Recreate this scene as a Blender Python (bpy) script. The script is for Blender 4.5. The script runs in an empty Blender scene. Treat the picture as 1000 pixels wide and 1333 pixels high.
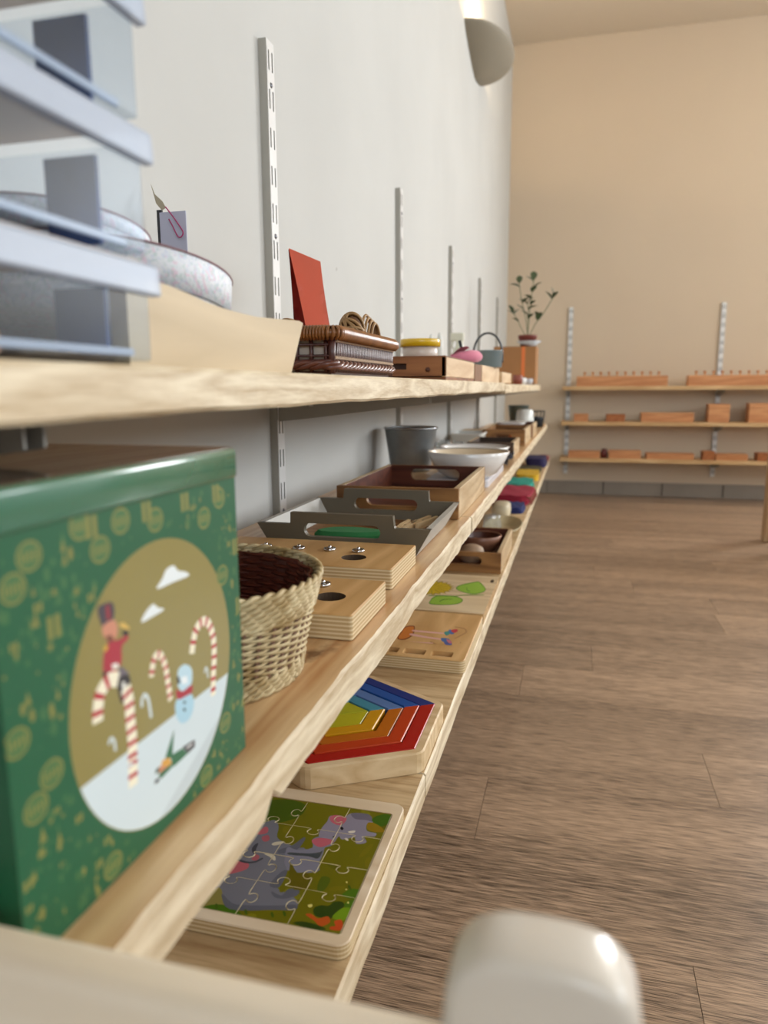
import bpy, bmesh, math, random
from math import sin, cos, pi, radians
from mathutils import Vector, Matrix, geometry
random.seed(7)
S = bpy.context.scene
COL = S.collection
# ------------------------------------------------------------------ camera
cd = bpy.data.cameras.new('camera'); cam = bpy.data.objects.new('camera', cd); COL.objects.link(cam)
cd.sensor_fit = 'HORIZONTAL'; cd.sensor_width = 36.0; cd.lens = 942.1 / 1000 * 36; cd.clip_start = 0.02; cd.clip_end = 60
cam.matrix_world = Matrix(((0.96605, -0.03859, 0.25525, 0.4408), (0.25516, 0.16586, -0.95258, 0.0),
                           (-0.0053, 0.98539, 0.16997, 0.666), (0, 0, 0, 1))).to_3x3().to_4x4()
cam.matrix_world.translation = (0.4408, 0, 0.666)
_m = cam.matrix_world.copy(); cam.location = _m.translation; cam.rotation_euler = _m.to_euler()
cd.dof.use_dof = True; cd.dof.focus_distance = 0.70; cd.dof.aperture_fstop = 9.0
S.camera = cam
# ------------------------------------------------------------------ world, lights, exposure
S.view_settings.view_transform = 'Standard'; S.view_settings.look = 'None'
S.view_settings.exposure = 0.27; S.view_settings.gamma = 1.0; S.view_settings.use_curve_mapping = False
w = bpy.data.worlds.new('world'); S.world = w; w.use_nodes = True
w.node_tree.nodes['Background'].inputs[0].default_value = (0.75, 0.87, 1.0, 1)
w.node_tree.nodes['Background'].inputs[1].default_value = 1.0
def area(name, loc, rot, sx, sy, power, color, spread=180):
    l = bpy.data.lights.new(name, 'AREA'); l.shape = 'RECTANGLE'; l.size = sx; l.size_y = sy; l.energy = power; l.color = color
    l.spread = radians(spread)
    o = bpy.data.objects.new(name, l); COL.objects.link(o); o.location = loc; o.rotation_euler = rot
    return o
# daylight entering through the windows of the right-hand wall, the back wall (right of the frame) and the one behind the viewer
WIN_R = [(-1.7, -0.5), (0.3, 1.5), (2.0, 3.1)]      # y ranges of the openings in wall_right
PW = [12, 34, 40]
for (ya, yb), pw in zip(WIN_R, PW):
    area('window_daylight', (4.32, (ya + yb) / 2, 1.75), (0, radians(90), 0), 1.3, yb - ya, pw, (0.93, 0.97, 1.0))
area('window_daylight', (3.15, 4.80, 1.75), (radians(-74), 0, 0), 1.5, 1.35, 125, (0.96, 0.98, 1.0))
area('window_daylight', (1.9, -2.62, 1.75), (radians(90), 0, 0), 2.2, 1.2, 28, (0.88, 0.94, 1.0))
# ------------------------------------------------------------------ helpers
def tag(o, label=None, cat=None, group=None, kind=None):
    if label: o['label'] = label
    if cat: o['category'] = cat
    if group: o['group'] = group
    if kind: o['kind'] = kind
    return o
def thing(name, label, cat, loc=(0, 0, 0), rz=0.0, group=None):
    o = bpy.data.objects.new(name, None); COL.objects.link(o); o.empty_display_size = .02
    o.location = loc; o.rotation_euler = (0, 0, rz)
    return tag(o, label, cat, group)
def obj(name, bm, mats, parent=None, loc=None, rot=None, smooth=None, label=None):
    me = bpy.data.meshes.new(name)
    bm.normal_update()
    bm.to_mesh(me); bm.free()
    if not isinstance(mats, (list, tuple)): mats = [mats]
    for m in mats: me.materials.append(m)
    o = bpy.data.objects.new(name, me); COL.objects.link(o)
    if parent: o.parent = parent
    if loc is not None: o.location = loc
    if rot is not None: o.rotation_euler = rot
    if smooth is not None:
        for p in me.polygons: p.use_smooth = True
        if smooth < 180:
            bmx = bmesh.new(); bmx.from_mesh(me)
            for e in bmx.edges:
                if len(e.link_faces) == 2 and e.calc_face_angle(0) > radians(smooth): e.smooth = False
            bmx.to_mesh(me); bmx.free()
    if label: o['label'] = label
    return o
def copy_tree(o, parent=None):
    c = o.copy(); COL.objects.link(c); c.parent = parent
    for ch in list(o.children): copy_tree(ch, c)
    return c
def NB(): return bmesh.new()
def box(bm, x0, x1, y0, y1, z0, z1, bev=0.0, mi=0, seg=2, mat=None):
    r = bmesh.ops.create_cube(bm, size=1.0)
    vs = r['verts']
    for v in vs: v.co = Vector(((x0 + x1) / 2 + v.co.x * (x1 - x0), (y0 + y1) / 2 + v.co.y * (y1 - y0), (z0 + z1) / 2 + v.co.z * (z1 - z0)))
    fs = list({f for v in vs for f in v.link_faces})
    if bev > 0:
        es = list({e for v in vs for e in v.link_edges})
        rr = bmesh.ops.bevel(bm, geom=es, offset=bev, segments=seg, profile=.5, affect='EDGES')
        fs = list(set([f for f in fs if f.is_valid] + rr['faces'])); vs = list({v for f in fs for v in f.verts})
    for f in fs: f.material_index = mi
    if mat is not None: bmesh.ops.transform(bm, matrix=mat, verts=vs)
    return vs
def lathe(bm, prof, c=(0, 0, 0), n=32, mi=0, closed=False, sx=1, sy=1):
    rings = []
    for r, z in prof:
        if r < 1e-6: rings.append([bm.verts.new((c[0], c[1], c[2] + z))])
        else: rings.append([bm.verts.new((c[0] + sx * r * cos(2 * pi * k / n), c[1] + sy * r * sin(2 * pi * k / n), c[2] + z)) for k in range(n)])
    prs = list(zip(rings, rings[1:]))
    if closed: prs.append((rings[-1], rings[0]))
    for a, b in prs:
        for k in range(n):
            k2 = (k + 1) % n
            if len(a) == 1 and len(b) == 1: continue
            if len(a) == 1: f = bm.faces.new((a[0], b[k2], b[k]))
            elif len(b) == 1: f = bm.faces.new((a[k], a[k2], b[0]))
            else: f = bm.faces.new((a[k], a[k2], b[k2], b[k]))
            f.material_index = mi; f.smooth = True
    return rings
def tube(bm, pts, r, n=8, closed=False, mi=0, caps=True, flat=1.0):
    pts = [Vector(p) for p in pts]; N = len(pts); rings = []
    up = None
    for i, p in enumerate(pts):
        a = pts[(i - 1) % N] if (closed or i > 0) else p
        b = pts[(i + 1) % N] if (closed or i < N - 1) else p
        t = (b - a).normalized()
        if up is None:
            up = Vector((0, 0, 1)) if abs(t.z) < .9 else Vector((1, 0, 0))
        s = t.cross(up).normalized(); up = s.cross(t).normalized()
        rr = r(i / max(1, N - 1)) if callable(r) else r
        rings.append([bm.verts.new(p + s * rr * cos(2 * pi * k / n) + up * rr * flat * sin(2 * pi * k / n)) for k in range(n)])
    pr = list(zip(rings, rings[1:]))
    if closed: pr.append((rings[-1], rings[0]))
    for a, b in pr:
        for k in range(n):
            f = bm.faces.new((a[k], a[(k + 1) % n], b[(k + 1) % n], b[k])); f.material_index = mi; f.smooth = True
    if caps and not closed:
        f = bm.faces.new(rings[0][::-1]); f.material_index = mi
        f = bm.faces.new(rings[-1]); f.material_index = mi
    return rings
def rrect(x0, x1, y0, y1, r, n=6):
    o = []
    for cx, cy, a0 in ((x1 - r, y1 - r, 0), (x0 + r, y1 - r, pi / 2), (x0 + r, y0 + r, pi), (x1 - r, y0 + r, 3 * pi / 2)):
        for k in range(n + 1):
            a = a0 + pi / 2 * k / n; o.append((cx + r * cos(a), cy + r * sin(a)))
    return o
def ell(cx, cy, rx, ry, n=24, rot=0):
    return [(cx + rx * cos(t) * cos(rot) - ry * sin(t) * sin(rot), cy + rx * cos(t) * sin(rot) + ry * sin(t) * cos(rot)) for t in [2 * pi * k / n for k in range(n)]]
def sarea(p): return sum(p[i][0] * p[(i + 1) % len(p)][1] - p[(i + 1) % len(p)][0] * p[i][1] for i in range(len(p))) / 2
def plate(bm, outer, z0, z1, holes=(), mi=0, mi_side=None, mi_hole=None, bev=0.0, F=None):
    """flat plate with holes; outer/holes are 2-D loops, F maps (u,v,w) to 3-D; bev = chamfer of the upper outer rim"""
    if mi_side is None: mi_side = mi
    if mi_hole is None: mi_hole = mi_side
    if F is None: F = lambda u, v, w: (u, v, w)
    if sarea(outer) < 0: outer = outer[::-1]
    hs = [h if sarea(h) < 0 else h[::-1] for h in holes]
    def off(loop, d):
        n = len(loop); o = []
        for i in range(n):
            p0, p1, p2 = Vector(loop[i - 1]), Vector(loop[i]), Vector(loop[(i + 1) % n])
            e1 = (p1 - p0).normalized(); e2 = (p2 - p1).normalized()
            n1 = Vector((-e1.y, e1.x)); n2 = Vector((-e2.y, e2.x)); b = (n1 + n2)
            if b.length < 1e-6: b = n1
            b.normalize(); c = max(.5, b.dot(n1)); q = p1 + b * (d / c); o.append((q.x, q.y))
        return o
    top = off(outer, bev) if bev else outer
    loops_top = [top] + hs; loops_bot = [outer] + hs
    vt = [[bm.verts.new(F(x, y, z1)) for x, y in l] for l in loops_top]
    vb = [[bm.verts.new(F(x, y, z0)) for x, y in l] for l in loops_bot]
    vm = [bm.verts.new(F(x, y, z1 - bev)) for x, y in outer] if bev else None
    def capf(loops, vv, flip, m):
        tri = geometry.tessellate_polygon([[Vector((x, y, 0)) for x, y in l] for l in loops])
        flat = [v for l in vv for v in l]
        for t in tri:
            a, b, c = [flat[i] for i in t]
            pa, pb, pc = [[p for l in loops for p in l][i] for i in t]
            s = (pb[0] - pa[0]) * (pc[1] - pa[1]) - (pb[1] - pa[1]) * (pc[0] - pa[0])
            if abs(s) < 1e-14: continue
            if (s < 0) != flip: a, c = c, a
            try: f = bm.faces.new((a, b, c)); f.material_index = m
            except ValueError: pass
    capf(loops_top, vt, False, mi); capf(loops_bot, vb, True, mi)
    for li, (t, b) in enumerate(zip(vt, vb)):
        n = len(t)
        for i in range(n):
            j = (i + 1) % n
            m = mi_side if li == 0 else mi_hole
            if li == 0 and vm:
                f = bm.faces.new((vm[i], vm[j], t[j], t[i])); f.material_index = mi
                f = bm.faces.new((b[i], b[j], vm[j], vm[i])); f.material_index = m
            else:
                f = bm.faces.new((b[i], b[j], t[j], t[i])); f.material_index = m
def inside(p, poly):
    x, y = p; c = False; n = len(poly); j = n - 1
    for i in range(n):
        xi, yi = poly[i]; xj, yj = poly[j]
        if (yi > y) != (yj > y) and x < (xj - xi) * (y - yi) / (yj - yi) + xi: c = not c
        j = i
    return c
def printed(bm, outer, art, w, base=0, F=None, flip=False):
    """a printed face: outline cut by every art outline, each triangle gets the colour slot of the last shape that covers it"""
    if F is None: F = lambda u, v, w: (u, v, w)
    bx0, bx1 = min(p[0] for p in outer), max(p[0] for p in outer); by0, by1 = min(p[1] for p in outer), max(p[1] for p in outer)
    art = [(a, m) for a, m in art if max(p[0] for p in a) > bx0 and min(p[0] for p in a) < bx1 and max(p[1] for p in a) > by0 and min(p[1] for p in a) < by1]
    vs = []; es = []
    for l in [outer] + [a for a, m in art]:
        k = len(vs); vs += [Vector(p) for p in l]; es += [(k + i, k + (i + 1) % len(l)) for i in range(len(l))]
    out = geometry.delaunay_2d_cdt(vs, es, [], 0, 1e-7)
    V, T = out[0], out[2]; bb = []
    for a, m in art: bb.append((min(p[0] for p in a), max(p[0] for p in a), min(p[1] for p in a), max(p[1] for p in a)))
    cache = {}
    for t in T:
        c = ((V[t[0]].x + V[t[1]].x + V[t[2]].x) / 3, (V[t[0]].y + V[t[1]].y + V[t[2]].y) / 3)
        if not inside(c, outer): continue
        m = base
        for k in range(len(art) - 1, -1, -1):
            b = bb[k]
            if b[0] <= c[0] <= b[1] and b[2] <= c[1] <= b[3] and inside(c, art[k][0]): m = art[k][1]; break
        q = []
        for i in t:
            if i not in cache: cache[i] = bm.verts.new(F(V[i].x, V[i].y, w))
            q.append(cache[i])
        if flip: q = q[::-1]
        try: f = bm.faces.new(q); f.material_index = m
        except ValueError: pass
def stroke(pts, wd, closed=False):
    """outline polygon of a polyline with width wd (number or per-point list)"""
    n = len(pts); L = []; R = []
    for i in range(n):
        a = Vector(pts[max(0, i - 1)]); b = Vector(pts[min(n - 1, i + 1)]); t = (b - a).normalized(); q = Vector((-t.y, t.x))
        h = (wd[i] if isinstance(wd, (list, tuple)) else wd) / 2
        p = Vector(pts[i]); L.append(tuple(p + q * h)); R.append(tuple(p - q * h))
    return L + R[::-1]
def smoothloop(pts, k=4):
    """closed Catmull-Rom loop through pts"""
    n = len(pts); o = []
    for i in range(n):
        p0, p1, p2, p3 = [Vector(pts[(i + j) % n]) for j in (-1, 0, 1, 2)]
        for s in range(k):
            t = s / k
            q = .5 * ((2 * p1) + (-p0 + p2) * t + (2 * p0 - 5 * p1 + 4 * p2 - p3) * t * t + (-p0 + 3 * p1 - 3 * p2 + p3) * t ** 3)
            o.append(tuple(q))
    return o
def smoothline(pts, k=5):
    n = len(pts); o = []
    for i in range(n - 1):
        p0, p1, p2, p3 = [Vector(pts[min(n - 1, max(0, i + j))]) for j in (-1, 0, 1, 2)]
        for s in range(k):
            t = s / k
            q = .5 * ((2 * p1) + (-p0 + p2) * t + (2 * p0 - 5 * p1 + 4 * p2 - p3) * t * t + (-p0 + 3 * p1 - 3 * p2 + p3) * t ** 3)
            o.append(tuple(q))
    o.append(tuple(pts[-1])); return o
# ------------------------------------------------------------------ materials
def srgb(h):
    if isinstance(h, str): h = [int(h[i:i + 2], 16) / 255 for i in (0, 2, 4)]
    return tuple(c / 12.92 if c <= .04045 else ((c + .055) / 1.055) ** 2.4 for c in h) + (1,)
def mat(name, col, rough=.5, metal=0, spec=.5, coat=0, bump=0, bscale=200, var=0, vscale=8, var2=None, trans=0, sheen=0):
    m = bpy.data.materials.new(name); m.use_nodes = True; nt = m.node_tree; b = nt.nodes['Principled BSDF']
    b.inputs['Base Color'].default_value = srgb(col); b.inputs['Roughness'].default_value = rough
    b.inputs['Metallic'].default_value = metal; b.inputs['Specular IOR Level'].default_value = spec
    b.inputs['Coat Weight'].default_value = coat; b.inputs['Transmission Weight'].default_value = trans
    b.inputs['Sheen Weight'].default_value = sheen
    if bump or var:
        tc = nt.nodes.new('ShaderNodeTexCoord')
    if bump:
        n = nt.nodes.new('ShaderNodeTexNoise'); n.inputs['Scale'].default_value = bscale; n.inputs['Detail'].default_value = 3
        nt.links.new(tc.outputs['Object'], n.inputs['Vector'])
        bp = nt.nodes.new('ShaderNodeBump'); bp.inputs['Strength'].default_value = bump; bp.inputs['Distance'].default_value = .001
        nt.links.new(n.outputs['Fac'], bp.inputs['Height']); nt.links.new(bp.outputs['Normal'], b.inputs['Normal'])
    if var:
        n = nt.nodes.new('ShaderNodeTexNoise'); n.inputs['Scale'].default_value = vscale; n.inputs['Detail'].default_value = 5
        nt.links.new(tc.outputs['Object'], n.inputs['Vector'])
        r = nt.nodes.new('ShaderNodeValToRGB'); c = srgb(col)
        r.color_ramp.elements[0].position = .35; r.color_ramp.elements[1].position = .65
        r.color_ramp.elements[0].color = srgb(var2) if var2 else tuple(x * (1 - var) for x in c[:3]) + (1,)
        r.color_ramp.elements[1].color = c
        nt.links.new(n.outputs['Fac'], r.inputs['Fac']); nt.links.new(r.outputs['Color'], b.inputs['Base Color'])
    return m
def wood(name, c1, c2, axis='y', freq=14, stretch=12, rough=.5, fine=.35, knots=0, bump=.15, coat=0, spec=.4, rand=False, wav=0.0, rings=.9, knot=None):
    """procedural timber: long bands along `axis` plus fine fibres"""
    m = bpy.data.materials.new(name); m.use_nodes = True; nt = m.node_tree; L = nt.links; b = nt.nodes['Principled BSDF']
    b.inputs['Roughness'].default_value = rough; b.inputs['Coat Weight'].default_value = coat; b.inputs['Specular IOR Level'].default_value = spec
    tc = nt.nodes.new('ShaderNodeTexCoord'); mp = nt.nodes.new('ShaderNodeMapping')
    sc = {'x': (1 / stretch, 1, 1), 'y': (1, 1 / stretch, 1), 'z': (1, 1, 1 / stretch)}[axis]
    mp.inputs['Scale'].default_value = sc
    if rand:
        oi = nt.nodes.new('ShaderNodeObjectInfo'); mm = nt.nodes.new('ShaderNodeVectorMath'); mm.operation = 'SCALE'
        cmb = nt.nodes.new('ShaderNodeCombineXYZ')
        for k in range(3): L.new(oi.outputs['Random'], cmb.inputs[k])
        mm.inputs['Scale'].default_value = 37.0; L.new(cmb.outputs[0], mm.inputs[0])
        ad = nt.nodes.new('ShaderNodeVectorMath'); ad.operation = 'ADD'; L.new(tc.outputs['Object'], ad.inputs[0]); L.new(mm.outputs[0], ad.inputs[1])
        L.new(ad.outputs[0], mp.inputs['Vector'])
    else: L.new(tc.outputs['Object'], mp.inputs['Vector'])
    n1 = nt.nodes.new('ShaderNodeTexNoise'); n1.inputs['Scale'].default_value = freq; n1.inputs['Detail'].default_value = 2; n1.inputs['Distortion'].default_value = wav
    L.new(mp.outputs[0], n1.inputs['Vector'])
    rg = nt.nodes.new('ShaderNodeMath'); rg.operation = 'MULTIPLY'; rg.inputs[1].default_value = 9.0; L.new(n1.outputs['Fac'], rg.inputs[0])
    fr = nt.nodes.new('ShaderNodeMath'); fr.operation = 'PINGPONG'; fr.inputs[1].default_value = .5; L.new(rg.outputs[0], fr.inputs[0])
    n2 = nt.nodes.new('ShaderNodeTexNoise'); n2.inputs['Scale'].default_value = freq * 22; n2.inputs['Detail'].default_value = 3
    L.new(mp.outputs[0], n2.inputs['Vector'])
    n3 = nt.nodes.new('ShaderNodeTexNoise'); n3.inputs['Scale'].default_value = freq * .35; n3.inputs['Detail'].default_value = 2
    L.new(mp.outputs[0], n3.inputs['Vector'])
    m1 = nt.nodes.new('ShaderNodeMath'); m1.operation = 'MULTIPLY_ADD'; m1.inputs[1].default_value = rings / 1.6; L.new(fr.outputs[0], m1.inputs[0])
    m2 = nt.nodes.new('ShaderNodeMath'); m2.operation = 'MULTIPLY'; m2.inputs[1].default_value = fine / 1.6; L.new(n2.outputs['Fac'], m2.inputs[0]); L.new(m2.outputs[0], m1.inputs[2])
    m3 = nt.nodes.new('ShaderNodeMath'); m3.operation = 'MULTIPLY_ADD'; m3.inputs[1].default_value = .5 / 1.6; m3.use_clamp = False; L.new(n3.outputs['Fac'], m3.inputs[0]); L.new(m1.outputs[0], m3.inputs[2])
    r = nt.nodes.new('ShaderNodeValToRGB'); mean = (.25 + .25 * rings + .5 * fine) / 1.6; r.color_ramp.elements[0].position = max(0, mean - .20); r.color_ramp.elements[1].position = min(1, mean + .18)
    r.color_ramp.elements[0].color = srgb(c1); r.color_ramp.elements[1].color = srgb(c2)
    L.new(m3.outputs[0], r.inputs['Fac']); out = r.outputs['Color']
    if knots:
        vo = nt.nodes.new('ShaderNodeTexVoronoi'); vo.inputs['Scale'].default_value = knots; mp2 = nt.nodes.new('ShaderNodeMapping')
        mp2.inputs['Scale'].default_value = {'x': (.5, 1, 1), 'y': (1, .5, 1), 'z': (1, 1, .5)}[axis]; L.new(tc.outputs['Object'], mp2.inputs['Vector']); L.new(mp2.outputs[0], vo.inputs['Vector'])
        kr = nt.nodes.new('ShaderNodeValToRGB'); kr.color_ramp.elements[0].position = .03; kr.color_ramp.elements[1].position = .11
        kr.color_ramp.elements[0].color = (.22, .1, .04, 1); kr.color_ramp.elements[1].color = (1, 1, 1, 1); L.new(vo.outputs['Distance'], kr.inputs['Fac'])
        mx = nt.nodes.new('ShaderNodeMixRGB'); mx.blend_type = 'MULTIPLY'; mx.inputs[0].default_value = .8; L.new(out, mx.inputs[1]); L.new(kr.outputs[0], mx.inputs[2]); out = mx.outputs[0]
    if knot:
        kx, ky, ka, kb, rot = knot; m4 = nt.nodes.new('ShaderNodeMapping'); m4.vector_type = 'TEXTURE'; m4.inputs['Location'].default_value = (kx, ky, 0); m4.inputs['Rotation'].default_value = (0, 0, rot); m4.inputs['Scale'].default_value = (ka, kb, 1e3)
        nd = nt.nodes.new('ShaderNodeTexNoise'); nd.inputs['Scale'].default_value = 90; nd.inputs['Detail'].default_value = 4; L.new(tc.outputs['Object'], nd.inputs['Vector'])
        L.new(tc.outputs['Object'], m4.inputs[0]); ln = nt.nodes.new('ShaderNodeVectorMath'); ln.operation = 'LENGTH'; L.new(m4.outputs[0], ln.inputs[0])
        su = nt.nodes.new('ShaderNodeMath'); su.operation = 'MULTIPLY_ADD'; su.inputs[1].default_value = 2.4; L.new(nd.outputs['Fac'], su.inputs[0]); L.new(ln.outputs['Value'], su.inputs[2])
        kr = nt.nodes.new('ShaderNodeValToRGB'); kr.color_ramp.elements[0].position = .5; kr.color_ramp.elements[1].position = .92; kr.color_ramp.elements[0].color = (.16, .075, .03, 1); kr.color_ramp.elements[1].color = (1, 1, 1, 1)
        hf = nt.nodes.new('ShaderNodeMath'); hf.operation = 'MULTIPLY'; hf.inputs[1].default_value = .42; L.new(su.outputs[0], hf.inputs[0]); L.new(hf.outputs[0], kr.inputs[0])
        mx = nt.nodes.new('ShaderNodeMixRGB'); mx.blend_type = 'MULTIPLY'; mx.inputs[0].default_value = .85; L.new(out, mx.inputs[1]); L.new(kr.outputs[0], mx.inputs[2]); out = mx.outputs[0]
    if rand:
        hv = nt.nodes.new('ShaderNodeHueSaturation'); mr = nt.nodes.new('ShaderNodeMapRange'); mr.inputs[3].default_value = .89; mr.inputs[4].default_value = 1.09
        L.new(oi.outputs['Random'], mr.inputs[0]); L.new(mr.outputs[0], hv.inputs['Value']); L.new(out, hv.inputs['Color']); out = hv.outputs[0]
    L.new(out, b.inputs['Base Color'])
    if bump:
        bp = nt.nodes.new('ShaderNodeBump'); bp.inputs['Strength'].default_value = bump; bp.inputs['Distance'].default_value = .0006
        L.new(n2.outputs['Fac'], bp.inputs['Height']); L.new(bp.outputs[0], b.inputs['Normal'])
    return m
def striped(name, c1, c2, period, axis=2, rough=.55, thin=.5, noise=.15):
    """plywood edge: plies across `axis`"""
    m = bpy.data.materials.new(name); m.use_nodes = True; nt = m.node_tree; L = nt.links; b = nt.nodes['Principled BSDF']; b.inputs['Roughness'].default_value = rough
    tc = nt.nodes.new('ShaderNodeTexCoord'); sp = nt.nodes.new('ShaderNodeSeparateXYZ'); L.new(tc.outputs['Object'], sp.inputs[0])
    n = nt.nodes.new('ShaderNodeTexNoise'); n.inputs['Scale'].default_value = 40; L.new(tc.outputs['Object'], n.inputs['Vector'])
    a = nt.nodes.new('ShaderNodeMath'); a.operation = 'MULTIPLY_ADD'; a.inputs[1].default_value = 1 / period; L.new(sp.outputs[axis], a.inputs[0])
    nn = nt.nodes.new('ShaderNodeMath'); nn.operation = 'MULTIPLY'; nn.inputs[1].default_value = noise; L.new(n.outputs['Fac'], nn.inputs[0]); L.new(nn.outputs[0], a.inputs[2])
    p = nt.nodes.new('ShaderNodeMath'); p.operation = 'PINGPONG'; p.inputs[1].default_value = .5; L.new(a.outputs[0], p.inputs[0])
    r = nt.nodes.new('ShaderNodeValToRGB'); r.color_ramp.elements[0].position = thin * .4; r.color_ramp.elements[1].position = thin * .7
    r.color_ramp.elements[0].color = srgb(c1); r.color_ramp.elements[1].color = srgb(c2); L.new(p.outputs[0], r.inputs[0]); L.new(r.outputs[0], b.inputs['Base Color'])
    return m
def clear(name, tint, gloss=.12, rough=.08, diff=.1, fr=.12, dcol=(.8, .85, .9, 1)):
    """thin clear plastic or glass: see-through with a gloss and a little haze"""
    m = bpy.data.materials.new(name); m.use_nodes = True; nt = m.node_tree; L = nt.links; nt.nodes.remove(nt.nodes['Principled BSDF'])
    o = nt.nodes['Material Output']; t = nt.nodes.new('ShaderNodeBsdfTransparent'); t.inputs[0].default_value = tint
    g = nt.nodes.new('ShaderNodeBsdfGlossy'); g.inputs['Roughness'].default_value = rough; d = nt.nodes.new('ShaderNodeBsdfDiffuse'); d.inputs[0].default_value = dcol
    fz = nt.nodes.new('ShaderNodeLayerWeight'); fz.inputs[0].default_value = .25
    ma = nt.nodes.new('ShaderNodeMath'); ma.operation = 'MULTIPLY_ADD'; ma.inputs[1].default_value = fr; ma.inputs[2].default_value = gloss * .3; L.new(fz.outputs['Fresnel'], ma.inputs[0])
    x1 = nt.nodes.new('ShaderNodeMixShader'); x1.inputs[0].default_value = diff; L.new(t.outputs[0], x1.inputs[1]); L.new(d.outputs[0], x1.inputs[2])
    x2 = nt.nodes.new('ShaderNodeMixShader'); L.new(ma.outputs[0], x2.inputs[0]); L.new(x1.outputs[0], x2.inputs[1]); L.new(g.outputs[0], x2.inputs[2]); L.new(x2.outputs[0], o.inputs[0])
    return m
def M_(h, rough=.5, **k): 
    key = 'paint_' + h + str(int(rough * 100))
    return bpy.data.materials.get(key) or mat(key, h, rough, **k)
# ================================================================== the room
RX, RY0, RY1, RZ = 4.2, -2.5, 4.655, 2.62
m_wall = mat('wall_plaster', 'c7c8c5', .75, bump=.12, bscale=60, var=.05, vscale=3, spec=.25)
m_wallb = mat('wall_plaster_warm_lit', 'd2c1aa', .75, bump=.1, bscale=60, var=.03, vscale=2, spec=.25)  # back wall colour is warmed to carry the lamp light and wood bounce
m_ceil = mat('ceiling_paint', 'd8cdbc', .85, spec=.2)
m_white = mat('white_trim', 'dcdcd8', .5)
_nt = m_wall.node_tree; _b = _nt.nodes['Principled BSDF']; _src = _b.inputs['Base Color'].links[0].from_socket
_vo = _nt.nodes.new('ShaderNodeTexVoronoi'); _vo.inputs['Scale'].default_value = 5.5; _tc = _nt.nodes.new('ShaderNodeTexCoord'); _mp = _nt.nodes.new('ShaderNodeMapping'); _mp.inputs['Scale'].default_value = (1, .8, 1.3)
_nz = _nt.nodes.new('ShaderNodeTexNoise'); _nz.inputs['Scale'].default_value = 120; _ad = _nt.nodes.new('ShaderNodeVectorMath'); _ad.operation = 'MULTIPLY_ADD'; _ad.inputs[1].default_value = (.012, .012, .012)
_nt.links.new(_tc.outputs['Object'], _mp.inputs[0]); _nt.links.new(_tc.outputs['Object'], _nz.inputs[0]); _nt.links.new(_nz.outputs['Color'], _ad.inputs[0]); _nt.links.new(_mp.outputs[0], _ad.inputs[2]); _nt.links.new(_ad.outputs[0], _vo.inputs['Vector'])
_r = _nt.nodes.new('ShaderNodeValToRGB'); _r.color_ramp.elements[0].position = .020; _r.color_ramp.elements[1].position = .034; _r.color_ramp.elements[0].color = (.5, .47, .44, 1); _r.color_ramp.elements[1].color = (1, 1, 1, 1)
_mx = _nt.nodes.new('ShaderNodeMixRGB'); _mx.blend_type = 'MULTIPLY'; _mx.inputs[0].default_value = .6; _nt.links.new(_vo.outputs['Distance'], _r.inputs[0]); _nt.links.new(_src, _mx.inputs[1]); _nt.links.new(_r.outputs[0], _mx.inputs[2]); _nt.links.new(_mx.outputs[0], _b.inputs['Base Color'])
def wall_box(name, *a, m=m_wall):
    bm = NB(); box(bm, *a); o = obj(name, bm, m); o['kind'] = 'structure'; return o
wall_left = wall_box('wall_left', -.12, 0, RY0, RY1 + .12, -.1, RZ + .1)
ceiling = wall_box('ceiling', -.12, RX + .12, RY0 - .12, RY1 + .12, RZ, RZ + .1, m=m_ceil)
def holed_wall(name, outer, holes, F, m):
    bm = NB(); plate(bm, outer, 0, .12, holes, F=F); o = obj(name, bm, m); bmx = bmesh.new(); bmx.from_mesh(o.data); bmesh.ops.recalc_face_normals(bmx, faces=bmx.faces); bmx.to_mesh(o.data); bmx.free(); o['kind'] = 'structure'; return o
sq = lambda a, b, c, d: [(a, c), (b, c), (b, d), (a, d)]
wall_right = holed_wall('wall_right', sq(RY0, RY1, -.1, RZ), [sq(a, b, 1.1, 2.4) for a, b in WIN_R], lambda u, v, w: (RX + w, u, v), m_wall)
wall_back = holed_wall('wall_back', sq(0, RX + .12, -.1, RZ + .1), [sq(2.4, 3.9, 1.1, 2.4)], lambda u, v, w: (u, RY1 + w, v), m_wallb)
wall_front = holed_wall('wall_front', sq(0, RX, -.1, RZ), [sq(.8, 3.0, 1.1, 2.4)], lambda u, v, w: (u, RY0 - w, v), m_wall)
m_glass = clear('window_glass', (1, 1, 1, 1), diff=0, gloss=.05, rough=.0)
def window(n, a, b, F):
    bm = NB(); t = .045; mid = (a + b) / 2
    plate(bm, sq(a, b, 1.1, 2.4), .04, .09, [sq(a + t, mid - t / 2, 1.1 + t, 2.4 - t), sq(mid + t / 2, b - t, 1.1 + t, 2.4 - t)], F=F)
    bmesh.ops.recalc_face_normals(bm, faces=bm.faces)
    o = obj('window_%d' % n, bm, m_white); o['kind'] = 'structure'
    for p, q in ((a + t, mid - t / 2), (mid + t / 2, b - t)):
        g = NB(); g.faces.new([g.verts.new(F(u, v, .065)) for u, v in sq(p, q, 1.1 + t, 2.4 - t)]); obj('pane', g, m_glass, o)
for i, (a, b) in enumerate(WIN_R): window(i + 1, a, b, lambda u, v, w: (RX + w, u, v))
window(5, 2.4, 3.9, lambda u, v, w: (u, RY1 + w, v))
window(4, .8, 3.0, lambda u, v, w: (u, RY0 - w, v))
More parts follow.
